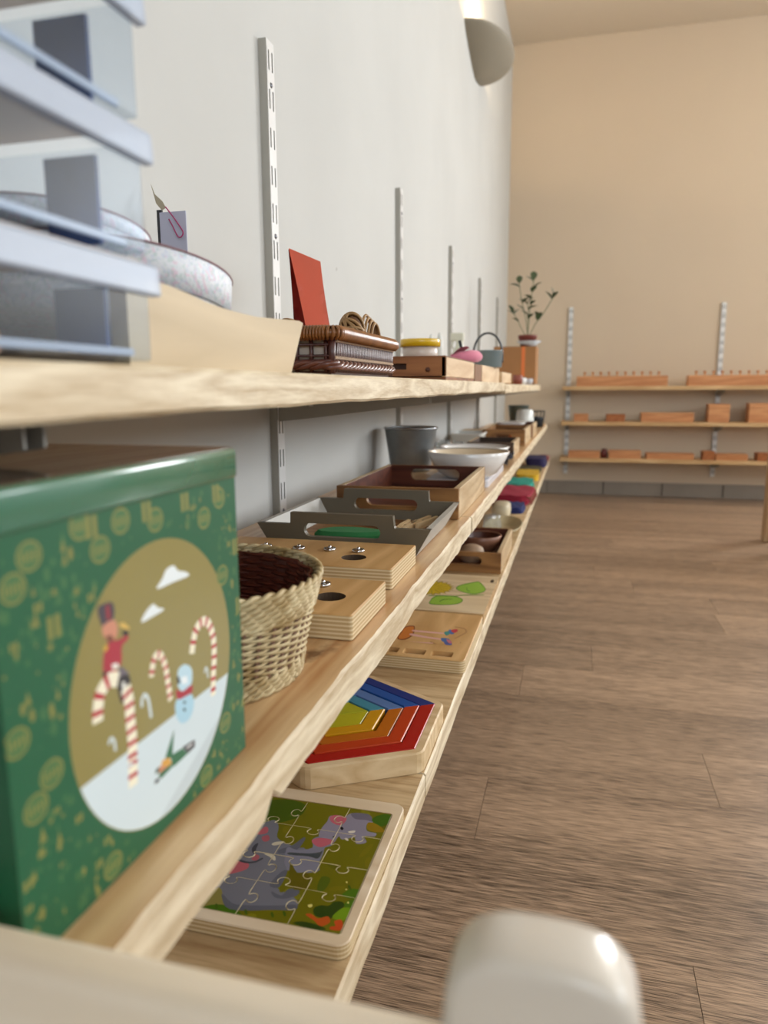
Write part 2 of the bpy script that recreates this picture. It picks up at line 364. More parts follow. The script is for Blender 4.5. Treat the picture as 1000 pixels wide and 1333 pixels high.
# floor: vinyl planks running across the room, each plank a part
m_floor = wood('floor_vinyl_oak', '524234', 'b89b80', 'x', freq=40, stretch=30, rough=.33, fine=1.9, rings=.22, bump=.5, rand=True, spec=.45, wav=.3)
bm = NB(); box(bm, -.12, RX + .12, RY0 - .12, RY1 + .12, -.1, -.004); floor = obj('floor', bm, mat('floor_underlay', '33291f', .8)); floor['kind'] = 'structure'
PWID = .178; row = 0; y = 1.163 - PWID * 21
fixed = {0.985: .317, 2.053: .855, 2.943: .83, 2.409: .645, 1.341: 1.02, 1.697: .5}
pm = {}
while y < RY1:
    y1 = min(y + PWID, RY1); off = None
    for k, v in fixed.items():
        if abs(k - y) < .02: off = v
    if off is None: off = (row * .437) % 1.22 + .05
    xs = off - 1.22 * 2
    while xs < RX:
        a, b = max(0, xs), min(RX, xs + 1.22)
        if b - a > .03 and y1 > RY0:
            ya = max(y, RY0); L_ = round(b - a, 3), round(y1 - ya, 3)
            if L_ not in pm:
                bm = NB(); vs = box(bm, 0, b - a, 0, y1 - ya, -.004, 0)
                for v in vs:
                    if v.co.z > -.001: v.co.x += -.0004 if v.co.x > .01 else .0004; v.co.y += -.0003 if v.co.y > .01 else .0003
                o = obj('floor_plank', bm, m_floor, floor, loc=(a, ya, 0)); pm[L_] = o.data
            else:
                o = bpy.data.objects.new('floor_plank', pm[L_]); COL.objects.link(o); o.parent = floor; o.location = (a, ya, 0)
        xs += 1.22
    y = y1; row += 1
# tiled skirting along the back wall and left wall
m_tile = mat('skirting_tile', '91877b', .4, var=.15, vscale=6)
bm = NB(); box(bm, 0.0, RX, RY1 - .006, RY1, 0, .083); sk = obj('baseboard_back', bm, mat('grout', '6e665d', .9)); sk['kind'] = 'structure'
bm = NB(); box(bm, 0, .334, -.009, 0, .001, .084, .001); t0 = obj('skirting_tile', bm, m_tile, sk, loc=(.274 + .003, RY1 - .003, 0)); tm = t0.data
for k in range(-1, 12):
    if k == 0: continue
    if k == -1:
        bm = NB(); box(bm, 0.012, .272, -.009, 0, .001, .084, .001); obj('skirting_tile', bm, m_tile, sk, loc=(0, RY1 - .003, 0)); continue
    if .277 + k * .342 + .334 > RX: break
    o = bpy.data.objects.new('skirting_tile', tm); COL.objects.link(o); o.parent = sk; o.location = (.277 + k * .342, RY1 - .003, 0)
bm = NB(); box(bm, 0, .010, RY0, RY1 - .02, 0, .083, .002); o = obj('baseboard_left', bm, m_tile); o['kind'] = 'structure'
# ------------------------------------------------------------------ slotted uprights and brackets
m_steel = mat('white_coated_steel', 'e0e1e0', .3, metal=.0, var=.06, vscale=30)
m_steels = mat('steel_grey_shade', 'a8a69e', .5, metal=0)  # rail sides painted greyer than the face to carry their shade; brackets share it
m_dark = mat('dark_slot', '14151a', .9); m_screw = mat('screw_zinc', '7d8086', .35, metal=.9)
def make_upright(ztop, zbot, label, group, brk=(), depth=.24, hb=.038):
    """local frame: x away from the wall, y along the wall"""
    t = thing('shelf_upright', label, 'shelf upright', (0, 0, 0), 0, group)
    bm = NB(); W_ = .0125; D = .012
    us = [-W_, -.0076, -.0042, .0042, .0076, W_]; vs_ = [ztop]; z = ztop - .0125
    while z - .0255 > zbot + .01: vs_ += [z, z - .0255]; z -= .05
    vs_.append(zbot); g = [[bm.verts.new((D, u, v)) for u in us] for v in vs_]
    for i in range(len(vs_) - 1):
        for j in range(5):
            if i % 2 == 1 and j in (1, 3): continue
            bm.faces.new((g[i][j], g[i + 1][j], g[i + 1][j + 1], g[i][j + 1]))
    bmesh.ops.recalc_face_normals(bm, faces=bm.faces)
    if bm.faces[0].normal.x < 0: bmesh.ops.reverse_faces(bm, faces=bm.faces[:])
    obj('rail_face', bm, m_steel, t)
    for s in (-1, 1):
        bm = NB(); box(bm, 0, D - .0005, s * W_ - .0008, s * W_ + .0008, zbot, ztop, .0003); obj('rail_side', bm, m_steels, t)
    bm = NB(); box(bm, .0002, .002, -W_ + .001, W_ - .001, zbot, ztop); obj('slot_shade', bm, m_dark, t)  # near-black sheet paints the shade inside the slots
    zs = ztop - .056
    while zs > zbot + .03:
        bm = NB(); lathe(bm, [(0, .0022), (.0022, .0018), (.0038, 0), (.0038, -.0012)], n=12)
        bmesh.ops.transform(bm, matrix=Matrix.Translation((D, 0, zs)) @ Matrix.Rotation(pi / 2, 4, 'Y'), verts=bm.verts)
        obj('screw', bm, m_screw, t); zs -= .2
    for zb in brk:
        bm = NB()
        prof = [(D - .001, zb), (depth, zb), (depth, zb - .011), (depth - .01, zb - .013), (.05, zb - hb * .9), (D - .001, zb - hb)]
        for s in (-1, 1):
            plate(bm, prof, s * .0055 - .0008, s * .0055 + .0008, [sq(.055, .066, zb - .016, zb - .0135)], F=lambda u, v, w: (u, w, v), mi=0)
        box(bm, D, depth, -.0062, .0062, zb - .0015, zb)
        bmesh.ops.recalc_face_normals(bm, faces=bm.faces)
        obj('bracket', bm, m_steels, t)
    return t
u0 = make_upright(1.1365, .17, '', 'slotted uprights on the left wall', (.6545, .4535, .2745))
names = ['white slotted steel shelf upright on left wall, next to the red card', 'white slotted shelf upright on left wall above the yellow lidded tub',
         'slotted shelf upright rising behind the pink cloth, third from the viewer', 'slotted shelf upright on left wall behind the tall hoop of the grey pot', 'slotted shelf upright on left wall nearest the room corner', 'slotted shelf upright on the left wall behind the clear drawers']
o = make_upright(1.1365, .17, names[5], 'slotted uprights on the left wall', (.6545, .4535, .2745), hb=.016); o.location = (0, .235, 0)
for i, yy in enumerate([1.017, 1.800, 2.549, 3.314, 4.05]):
    o = u0 if i == 0 else copy_tree(u0); o.location = (0, yy, 0); o['label'] = names[i]
# ------------------------------------------------------------------ shelf boards
m_pine = wood('pine_top', 'b8895a', 'dfc092', 'y', freq=11, stretch=14, rough=.38, fine=.5, knots=0, bump=.2, coat=.15, wav=.6)
m_pine2 = wood('pine_edge', 'b9a27f', 'e6d8bc', 'y', freq=22, stretch=9, rough=.55, fine=.6, bump=.5, wav=.35)
m_oakp = wood('shelf_low_top', 'a98a62', 'cfb58c', 'x', freq=16, stretch=10, rough=.5, fine=.9, bump=.3)
def shelf_board(y0, y1, x1, ztop, th, label, seed, mtop=m_pine, notch=None, rough=.0012, group=None):
    rnd = random.Random(seed); bm = NB(); x0 = .013; ny = max(8, int((y1 - y0) / .012)); rings = []
    a1 = [rnd.uniform(0, 6) for _ in range(6)]
    for i in range(ny + 1):
        y = y0 + (y1 - y0) * i / ny
        wv = rough * (sin(y * 23 + a1[0]) * .5 + sin(y * 61 + a1[1]) * .35 + rnd.uniform(-.35, .35)); wz = rough * .7 * (sin(y * 31 + a1[2]) + sin(y * 83 + a1[3]) * .5)
        wb = rough * 1.2 * (sin(y * 19 + a1[4]) + rnd.uniform(-.3, .3)); c = .0018 + rough * .5 * rnd.random()
        zb = ztop - th + wz * .6
        if notch:
            d = (y - notch[0]) / notch[1]
            if 0 <= d <= 1: zb += notch[2] * (1 - d)
            elif d < 0: zb += 0
        x = x1 + wv
        P = [(x0, ztop), (x - c, ztop), (x, ztop - c), (x + wb * .3, ztop - th * .5), (x + wb * .4, zb + c), (x - c, zb), (x0, zb if not notch else ztop - th)]
        rings.append([bm.verts.new((p, y, z)) for p, z in P])
    for a, b in zip(rings, rings[1:]):
        n = len(a)
        for k in range(n):
            f = bm.faces.new((a[k], a[(k + 1) % n], b[(k + 1) % n], b[k])); f.material_index = 1 if 1 <= k <= 4 else 0
    bm.faces.new(rings[0][::-1]).material_index = 1; bm.faces.new(rings[-1]).material_index = 1
    bmesh.ops.recalc_face_normals(bm, faces=bm.faces)
    t = obj('shelf_board', bm, [mtop, m_pine2]); tag(t, label, 'shelf', group); return t
shelf_board(-.30, 1.745, .275, .675, .0200, 'thick upper pine shelf board under the clear drawers and wicker basket', 1, rough=.0008)
shelf_board(1.749, 3.40, .275, .672, .0230, 'far upper pine shelf board under the cardboard box', 2, rough=.0008)
m_pinek = wood('pine_top_knotty', 'b8895a', 'dfc092', 'y', freq=11, stretch=14, rough=.38, fine=.5, bump=.2, coat=.15, wav=.6, knot=(.268, .458, .010, .030, -.35))
shelf_board(.1665, 1.030, .299, .480, .0263, 'middle pine shelf board under the green gift box and round basket', 3, m_pinek, notch=(.308, .014, .014))
shelf_board(1.033, 3.73, .299, .480, .0250, 'middle pine shelf board under the white bowls', 4)
shelf_board(.1665, .622, .315, .304, .0270, 'lowest pine shelf board under the elephant jigsaw', 5, m_oakp, rough=.0004)
shelf_board(.625, 3.65, .315, .304, .0270, 'lowest pine shelf board under the leaf puzzle and folded cloths', 6, m_oakp, rough=.0004)
# ------------------------------------------------------------------ far shelves on the back wall
u1 = make_upright(1.135, .13, '', 'slotted uprights on the back wall', (.6425, .4365, .2215), depth=.18)
bl = ['slotted upright on back wall at the left end of the far shelves', 'slotted upright on back wall behind the right cylinder block', 'slotted upright on back wall beyond the table leg']
for i, xx in enumerate([.385, 1.235, 2.085]):
    o = u1 if i == 0 else copy_tree(u1); o.location = (xx, RY1, 0); o.rotation_euler = (0, 0, -pi / 2); o['label'] = bl[i]
m_far = wood('far_pine', 'b8905f', 'd9b98a', 'x', freq=9, stretch=12, rough=.5)
for (z, x1, lab) in ((.665, 2.15, 'top far shelf board carrying the knobbed cylinder blocks'), (.459, 2.15, 'middle far shelf board carrying small wooden boxes'), (.244, 2.15, 'lowest far shelf board carrying flat wooden boxes')):
    bm = NB(); box(bm, .352, x1, 4.455, RY1 - .012, z - .022, z, .0015); tag(obj('shelf_board', bm, m_far), lab, 'shelf')
# ------------------------------------------------------------------ wall sconce
m_sc = mat('sconce_plaster', '8f8878', .7)
t = thing('wall_sconce', 'grey half bowl uplighter high on the left wall near the corner', 'wall lamp', (0, 3.10, 1.955))
bm = NB(); R_ = .29; rows = []
for i in range(15):
    s = i / 14; zz = -.09 * s; rr = R_ * (1 - s ** 1.3) ** .75 if s < 1 else 0
    rows.append((max(rr, .004), zz))
n = 28
for side in (0, 1):
    k = 1 - .02 * side
    g = [[bm.verts.new(((r * k) * .52 * sin(pi * j / n), (r * k) * -cos(pi * j / n), z + .004 * side)) for j in range(n + 1)] for r, z in rows]
    for a, b in zip(g, g[1:]):
        for j in range(n):
            f = bm.faces.new((a[j], a[j + 1], b[j + 1], b[j]) if side else (a[j], b[j], b[j + 1], a[j + 1])); f.smooth = True
    if side == 0: g0 = g[0]
    else:
        for j in range(n): bm.faces.new((g0[j], g0[j + 1], g[0][j + 1], g[0][j]))
bmesh.ops.recalc_face_normals(bm, faces=bm.faces)
obj('shade', bm, m_sc, t)
bm = NB(); lathe(bm, [(0, 0), (.02, .005), (.028, .03), (.02, .055), (0, .065)], c=(.06, -.0, -.035), n=16)
mb = bpy.data.materials.new('bulb_glow'); mb.use_nodes = True; mb.node_tree.nodes['Principled BSDF'].inputs['Emission Color'].default_value = (1, .78, .45, 1); mb.node_tree.nodes['Principled BSDF'].inputs['Emission Strength'].default_value = 20
obj('bulb', bm, mb, t)
l = bpy.data.lights.new('bulb_light', 'POINT'); l.energy = 26; l.color = (1, .72, .40); l.shadow_soft_size = .03
o = bpy.data.objects.new('bulb_light', l); COL.objects.link(o); o.parent = t; o.location = (.07, 0, .01)
# no ceiling glow or second sconce here; the bulb above is the only warm lamp
# ------------------------------------------------------------------ table at the right (only one leg is in view)
m_tbl = wood('table_beech', 'a5835f', 'cbb08a', 'z', freq=12, stretch=10, rough=.5)
t = thing('table', 'narrow beech table whose one leg stands at the right picture edge', 'table', (1.237, 3.36, 0))
for (x, y) in ((.0, 0.0), (.0, -.25), (1.0, 0), (1.0, -.25)):
    bm = NB(); box(bm, x, x + .05, y, y + .05, 0, .52, .004); obj('leg', bm, m_tbl, t)
bm = NB(); box(bm, .0, 1.05, -.25, .05, .52, .545, .004); obj('tabletop', bm, m_tbl, t)
for (a, b, c, d) in ((.05, 1.0, .01, .03), (.05, 1.0, -.24, -.22)):
    bm = NB(); box(bm, a, b, c, d, .45, .52, .001); obj('apron', bm, m_tbl, t)
# ------------------------------------------------------------------ chair in the foreground
m_ch = wood('chair_birch', 'e3d3ba', 'f5ebda', 'x', freq=7, stretch=8, rough=.4, fine=.25, bump=.05, coat=.2)
m_chp = mat('chair_post_lacquer', 'e0d8cc', .28, coat=.4, var=.06, vscale=12)
t = thing('wooden_chair', 'pale birch wooden chair with rounded back post in the near foreground', 'chair', (.438, .1525, 0))
def chair_post(x):
    bm = NB(); w2 = .0222; top = .5405
    prof = [(-w2, .0)]
    for k in range(0, 17):
        a = pi - pi * k / 16; ca, sa = cos(a), sin(a)
        prof.append((w2 * abs(ca) ** .72 * (1 if ca > 0 else -1), top - .019 + .019 * sa ** .72))
    prof += [(w2, 0)]
    plate(bm, prof, -.0098, .0095, F=lambda u, v, w: (u + x, w, v))
    bmesh.ops.recalc_face_normals(bm, faces=bm.faces)
    es = [e for e in bm.edges if len(e.link_faces) == 2 and e.calc_face_angle(0) > 1.2 and min(v.co.z for v in e.verts) > .01]
    bmesh.ops.bevel(bm, geom=es, offset=.0035, segments=3, affect='EDGES', profile=.5)
    return bm
obj('back_post', chair_post(0), m_chp, t, smooth=35); obj('back_post', chair_post(-.30), m_chp, t, smooth=35)
for z0, z1 in ((.468, .507), (.36, .41)):
    bm = NB(); box(bm, -.29, -.012, -.0075, .0078, z0, z1, .005, seg=4); obj('back_rail', bm, m_ch, t, smooth=40)
bm = NB(); plate(bm, rrect(-.32, .02, -.34, .01, .03), .275, .293, bev=.003); obj('seat', bm, m_ch, t)
for x in (-.30, 0):
    bm = NB(); box(bm, x - .018, x + .018, -.33, -.294, 0, .275, .004); obj('front_leg', bm, m_ch, t)
# printed pictures, in the plane of the board or box face they are printed on (metres)
ART_ELE = [('3f5a0c', [(0.1935, 0.5246), (0.2099, 0.534), (0.2294, 0.5304), (0.2292, 0.5107), (0.2025, 0.4959)]), ('8a8445', [(0.202, 0.3964), (0.2065, 0.4181), (0.2185, 0.4028), (0.212, 0.3979)]), ('3f6b0a', [(0.2024, 0.3868), (0.2064, 0.3975), (0.2119, 0.4011), (0.2205, 0.4023), (0.2321, 0.3987), (0.2376, 0.3907), (0.2262, 0.3816)]), ('737783', [(0.1992, 0.4904), (0.2062, 0.4984), (0.2127, 0.5035), (0.2195, 0.4956), (0.2234, 0.4831), (0.2312, 0.4779), (0.2437, 0.4741), (0.2517, 0.4733), (0.2608, 0.4493), (0.2459, 0.4467), (0.2435, 0.43), (0.263, 0.4211), (0.2677, 0.4134), (0.2538, 0.4081), (0.2322, 0.402), (0.2178, 0.406), (0.2094, 0.4165), (0.2017, 0.429), (0.2004, 0.44), (0.2, 0.4572), (0.1981, 0.4766)]), ('6b6a08', [(0.2491, 0.4267), (0.2478, 0.4453), (0.2613, 0.4481), (0.2678, 0.431), (0.2547, 0.4294), (0.2527, 0.4242)]), ('5c616e', [(0.2316, 0.4682), (0.2394, 0.4758), (0.2441, 0.487), (0.2464, 0.4847), (0.2444, 0.4701), (0.2334, 0.4638)]), ('5c616e', [(0.2426, 0.4655), (0.2444, 0.4701), (0.2519, 0.4727), (0.255, 0.4647), (0.2478, 0.4615)]), ('5c616e', [(0.2404, 0.4293), (0.2432, 0.4447), (0.2471, 0.4464), (0.2487, 0.4338), (0.2471, 0.4274)]), ('5c616e', [(0.2447, 0.4233), (0.2533, 0.4209), (0.2552, 0.4283), (0.2629, 0.4297), (0.2637, 0.4236), (0.256, 0.4182), (0.2485, 0.4185)]), ('5c616e', [(0.2116, 0.4124), (0.222, 0.406), (0.2305, 0.4054), (0.2527, 0.4106), (0.2664, 0.4147), (0.2676, 0.4096), (0.2544, 0.4067), (0.2329, 0.4005), (0.2203, 0.4011)]), ('b8606c', [(0.2062, 0.4339), (0.2055, 0.4479), (0.2157, 0.4472), (0.2168, 0.4411), (0.2088, 0.4339)]), ('b8606c', [(0.2064, 0.4832), (0.2087, 0.4929), (0.2122, 0.4915), (0.2137, 0.4858), (0.2087, 0.4823)]), ('a85c68', [(0.2119, 0.4794), (0.2158, 0.4834), (0.2192, 0.4777), (0.2159, 0.4747)]), ('a85c68', [(0.2155, 0.4525), (0.2166, 0.4588), (0.2202, 0.457), (0.2197, 0.4522)]), ('3c414c', [(0.2063, 0.4501), (0.2138, 0.4494), (0.2191, 0.4514), (0.2224, 0.456), (0.2238, 0.455), (0.2199, 0.4496), (0.2138, 0.4474), (0.2071, 0.4483)]), ('3c414c', [(0.2105, 0.4641), (0.2107, 0.4698), (0.2126, 0.4717), (0.2138, 0.465), (0.2153, 0.4598), (0.2136, 0.4594)]), ('c9c4ae', [(0.2231, 0.473), (0.2245, 0.4762), (0.2307, 0.4789), (0.231, 0.4761), (0.2262, 0.4723)]), ('c9c4ae', [(0.222, 0.4609), (0.2261, 0.4619), (0.2312, 0.4605), (0.2337, 0.4558), (0.2314, 0.4559), (0.2274, 0.4589)]), ('7e8091', [(0.2364, 0.4718), (0.2453, 0.4712), (0.2555, 0.4768), (0.2519, 0.4863), (0.2566, 0.4921), (0.2673, 0.4918), (0.2693, 0.4833), (0.265, 0.4792), (0.2661, 0.4722), (0.2668, 0.4612), (0.2687, 0.4509), (0.2463, 0.4478)]), ('3f4a50', [(0.2403, 0.467), (0.2545, 0.4693), (0.2626, 0.4728), (0.2645, 0.4754), (0.2643, 0.4654), (0.2566, 0.4662), (0.2414, 0.4644)]), ('8a8799', [(0.2553, 0.4918), (0.2539, 0.5024), (0.2553, 0.5125), (0.2554, 0.5209), (0.2671, 0.5222), (0.2711, 0.5284), (0.2856, 0.5304), (0.2919, 0.5203), (0.288, 0.5169), (0.2906, 0.5079), (0.2986, 0.5068), (0.298, 0.502), (0.2903, 0.5008), (0.2943, 0.4935), (0.2869, 0.49), (0.2832, 0.4974), (0.2748, 0.4922), (0.2708, 0.4958), (0.2692, 0.4862), (0.2611, 0.4902)]), ('6a6879', [(0.2711, 0.5284), (0.2856, 0.5304), (0.2917, 0.5211), (0.286, 0.5221), (0.2764, 0.5213)]), ('bb6070', [(0.2553, 0.5184), (0.2598, 0.5229), (0.2682, 0.5217), (0.27, 0.5163), (0.2671, 0.5098), (0.2595, 0.512)]), ('bb6070', [(0.2518, 0.4855), (0.2565, 0.4898), (0.2649, 0.4904), (0.2692, 0.4877), (0.2622, 0.4792), (0.256, 0.4806)]), ('15151c', [(0.2681, 0.5069), (0.2697, 0.5081), (0.2715, 0.5061), (0.2706, 0.5038)]), ('15151c', [(0.2662, 0.4938), (0.267, 0.4951), (0.2683, 0.4939), (0.2676, 0.4926)]), ('d8d2c4', [(0.2761, 0.5034), (0.281, 0.5062), (0.2814, 0.5032), (0.2784, 0.5019)]), ('d8d2c4', [(0.2761, 0.4941), (0.2777, 0.4952), (0.2799, 0.4928), (0.2788, 0.4917)]), ('3a6410', [(0.2902, 0.5248), (0.2935, 0.5307), (0.3005, 0.5342), (0.3064, 0.5307), (0.3033, 0.52), (0.2993, 0.5165), (0.2924, 0.5204)]), ('8d7410', [(0.2881, 0.5185), (0.2926, 0.5197), (0.2993, 0.5165), (0.3047, 0.5107), (0.2978, 0.5082), (0.2904, 0.5102)]), ('4c600f', [(0.2737, 0.4469), (0.281, 0.4462), (0.2803, 0.4334), (0.2751, 0.4333)]), ('5f5a0a', [(0.2458, 0.4558), (0.2552, 0.4461), (0.2605, 0.4488), (0.2673, 0.4427), (0.2672, 0.4313), (0.2559, 0.4309)]), ('46700f', [(0.294, 0.4333), (0.2987, 0.4401), (0.3048, 0.4398), (0.304, 0.4311), (0.2967, 0.4304)]), ('46700f', [(0.2989, 0.4262), (0.3044, 0.43), (0.304, 0.4206), (0.2998, 0.4207)]), ('25420c', [(0.2795, 0.4143), (0.283, 0.4186), (0.2886, 0.4195), (0.2911, 0.4242), (0.2965, 0.4256), (0.2991, 0.4216), (0.2962, 0.414), (0.294, 0.4085), (0.2835, 0.408)]), ('6d9414', [(0.2946, 0.4114), (0.2979, 0.419), (0.3021, 0.4213), (0.3043, 0.4195), (0.3035, 0.4093), (0.2964, 0.4085)]), ('b9521a', [(0.2762, 0.4077), (0.2798, 0.4092), (0.2858, 0.4063), (0.2911, 0.4099), (0.2942, 0.4068), (0.2941, 0.4036), (0.2898, 0.3997), (0.2861, 0.402), (0.2833, 0.404)]), ('c0481c', [(0.2971, 0.4065), (0.3011, 0.4092), (0.304, 0.404), (0.3034, 0.3996), (0.2969, 0.3989), (0.2964, 0.4015), (0.2992, 0.4027)]), ('25420c', [(0.2709, 0.3981), (0.2762, 0.4011), (0.2861, 0.4009), (0.2941, 0.3987), (0.2895, 0.396), (0.2796, 0.3966)]), ('d8cf7a', [(0.2745, 0.4164), (0.2768, 0.4182), (0.278, 0.4162), (0.2765, 0.4146)]), ('d8cf7a', [(0.2925, 0.446), (0.2936, 0.4467), (0.294, 0.4445)]), ('d8cf7a', [(0.2945, 0.4384), (0.2957, 0.4393), (0.2959, 0.4375)]), ('d8cf7a', [(0.2998, 0.4259), (0.301, 0.4268), (0.3015, 0.4246)])]
ART_LEAF = [('5f8f2a', [(0.249, 1.2081), (0.2536, 1.2347), (0.2772, 1.2616), (0.2853, 1.2583), (0.2997, 1.2181), (0.2973, 1.1954), (0.2843, 1.1802), (0.2656, 1.1876)]), ('8fb83e', [(0.251, 1.2085), (0.2551, 1.2299), (0.2779, 1.257), (0.2849, 1.2534), (0.2981, 1.2176), (0.2959, 1.1989), (0.2835, 1.1858), (0.2656, 1.1915)]), ('4f7a24', [(0.2661, 1.2198), (0.267, 1.22), (0.2695, 1.2056), (0.2753, 1.1973), (0.2747, 1.1946), (0.2691, 1.2016)]), ('6f8a3e', [(0.2122, 1.1577), (0.2297, 1.1625), (0.2542, 1.1643), (0.2682, 1.1744), (0.2982, 1.1827), (0.2988, 1.1782), (0.269, 1.169), (0.255, 1.159), (0.2306, 1.1576), (0.2133, 1.1524)]), ('5f8f2a', [(0.2195, 1.1221), (0.2217, 1.1526), (0.2364, 1.1614), (0.2594, 1.1601), (0.2714, 1.1425), (0.2678, 1.1209), (0.2508, 1.109), (0.2246, 1.1068)]), ('8fb83e', [(0.221, 1.1234), (0.2234, 1.1488), (0.2371, 1.1573), (0.2594, 1.1559), (0.2699, 1.1422), (0.2664, 1.1249), (0.2501, 1.1131), (0.225, 1.1112)]), ('4f7a24', [(0.235, 1.1268), (0.2391, 1.139), (0.2521, 1.1454), (0.2526, 1.1428), (0.2403, 1.1362), (0.2361, 1.124)]), ('3a2c20', [(0.3014, 1.273), (0.3031, 1.2826), (0.3069, 1.2797), (0.308, 1.2692), (0.3062, 1.2608), (0.303, 1.2626)])]
ART_NUM = [('a97f4f', [(0.2589, 0.9287), (0.2668, 0.9205), (0.2726, 0.9107), (0.282, 0.9064), (0.2939, 0.9093), (0.3011, 0.9223), (0.3008, 0.9359), (0.2983, 0.94), (0.2997, 0.9288), (0.293, 0.9144), (0.2811, 0.9114), (0.2741, 0.9155), (0.2673, 0.9262), (0.2597, 0.9326)]), ('a97f4f', [(0.29, 0.9521), (0.2995, 0.9741), (0.3013, 0.9845), (0.2958, 0.9986), (0.2817, 1.003), (0.2822, 0.9999), (0.2951, 0.9948), (0.2993, 0.9841), (0.2978, 0.9771), (0.2887, 0.9551)]), ('7d3f1c', [(0.2117, 0.9325), (0.2103, 0.9593), (0.2101, 0.9851), (0.2222, 0.9924), (0.2272, 0.9737), (0.2293, 0.9491), (0.2229, 0.9305)]), ('c8762c', [(0.2124, 0.9351), (0.2116, 0.9586), (0.2117, 0.9818), (0.2219, 0.9886), (0.2256, 0.9743), (0.2275, 0.9521), (0.2216, 0.9345)]), ('d9a9a0', [(0.2246, 0.9741), (0.2451, 0.973), (0.2719, 0.9721), (0.2719, 0.9672), (0.2463, 0.9668), (0.2269, 0.9675)]), ('d9a9a0', [(0.2264, 0.9583), (0.2494, 0.9516), (0.2722, 0.9476), (0.2732, 0.9422), (0.2508, 0.9447), (0.2265, 0.9508)]), ('d9a9a0', [(0.2227, 0.9243), (0.2495, 0.9273), (0.2621, 0.9286), (0.2626, 0.9259), (0.2503, 0.9237), (0.2235, 0.9208)]), ('3f9088', [(0.2699, 0.9742), (0.2754, 0.9806), (0.279, 0.9689), (0.2754, 0.9616)]), ('4a6ea8', [(0.2747, 0.9845), (0.2784, 0.9875), (0.285, 0.9729), (0.2798, 0.9691)]), ('c03a44', [(0.2779, 0.9853), (0.2851, 0.9923), (0.2881, 0.9838), (0.2838, 0.9751)]), ('3d6aa2', [(0.2702, 0.9496), (0.2807, 0.9498), (0.283, 0.9408), (0.2752, 0.9356)]), ('4a5a9a', [(0.2765, 0.9369), (0.2865, 0.9347), (0.2886, 0.9269), (0.2819, 0.9243)]), ('b86a78', [(0.278, 0.9467), (0.2851, 0.9428), (0.2881, 0.9327), (0.2836, 0.933)])]
REC_NUM = [[(0.2075, 0.9011), (0.2228, 0.9049), (0.2248, 0.8854), (0.2086, 0.8813)], [(0.2293, 0.8998), (0.2596, 0.9016), (0.2611, 0.8829), (0.2307, 0.8804)], [(0.2666, 0.8959), (0.2967, 0.9013), (0.2973, 0.8811), (0.2674, 0.8781)]]
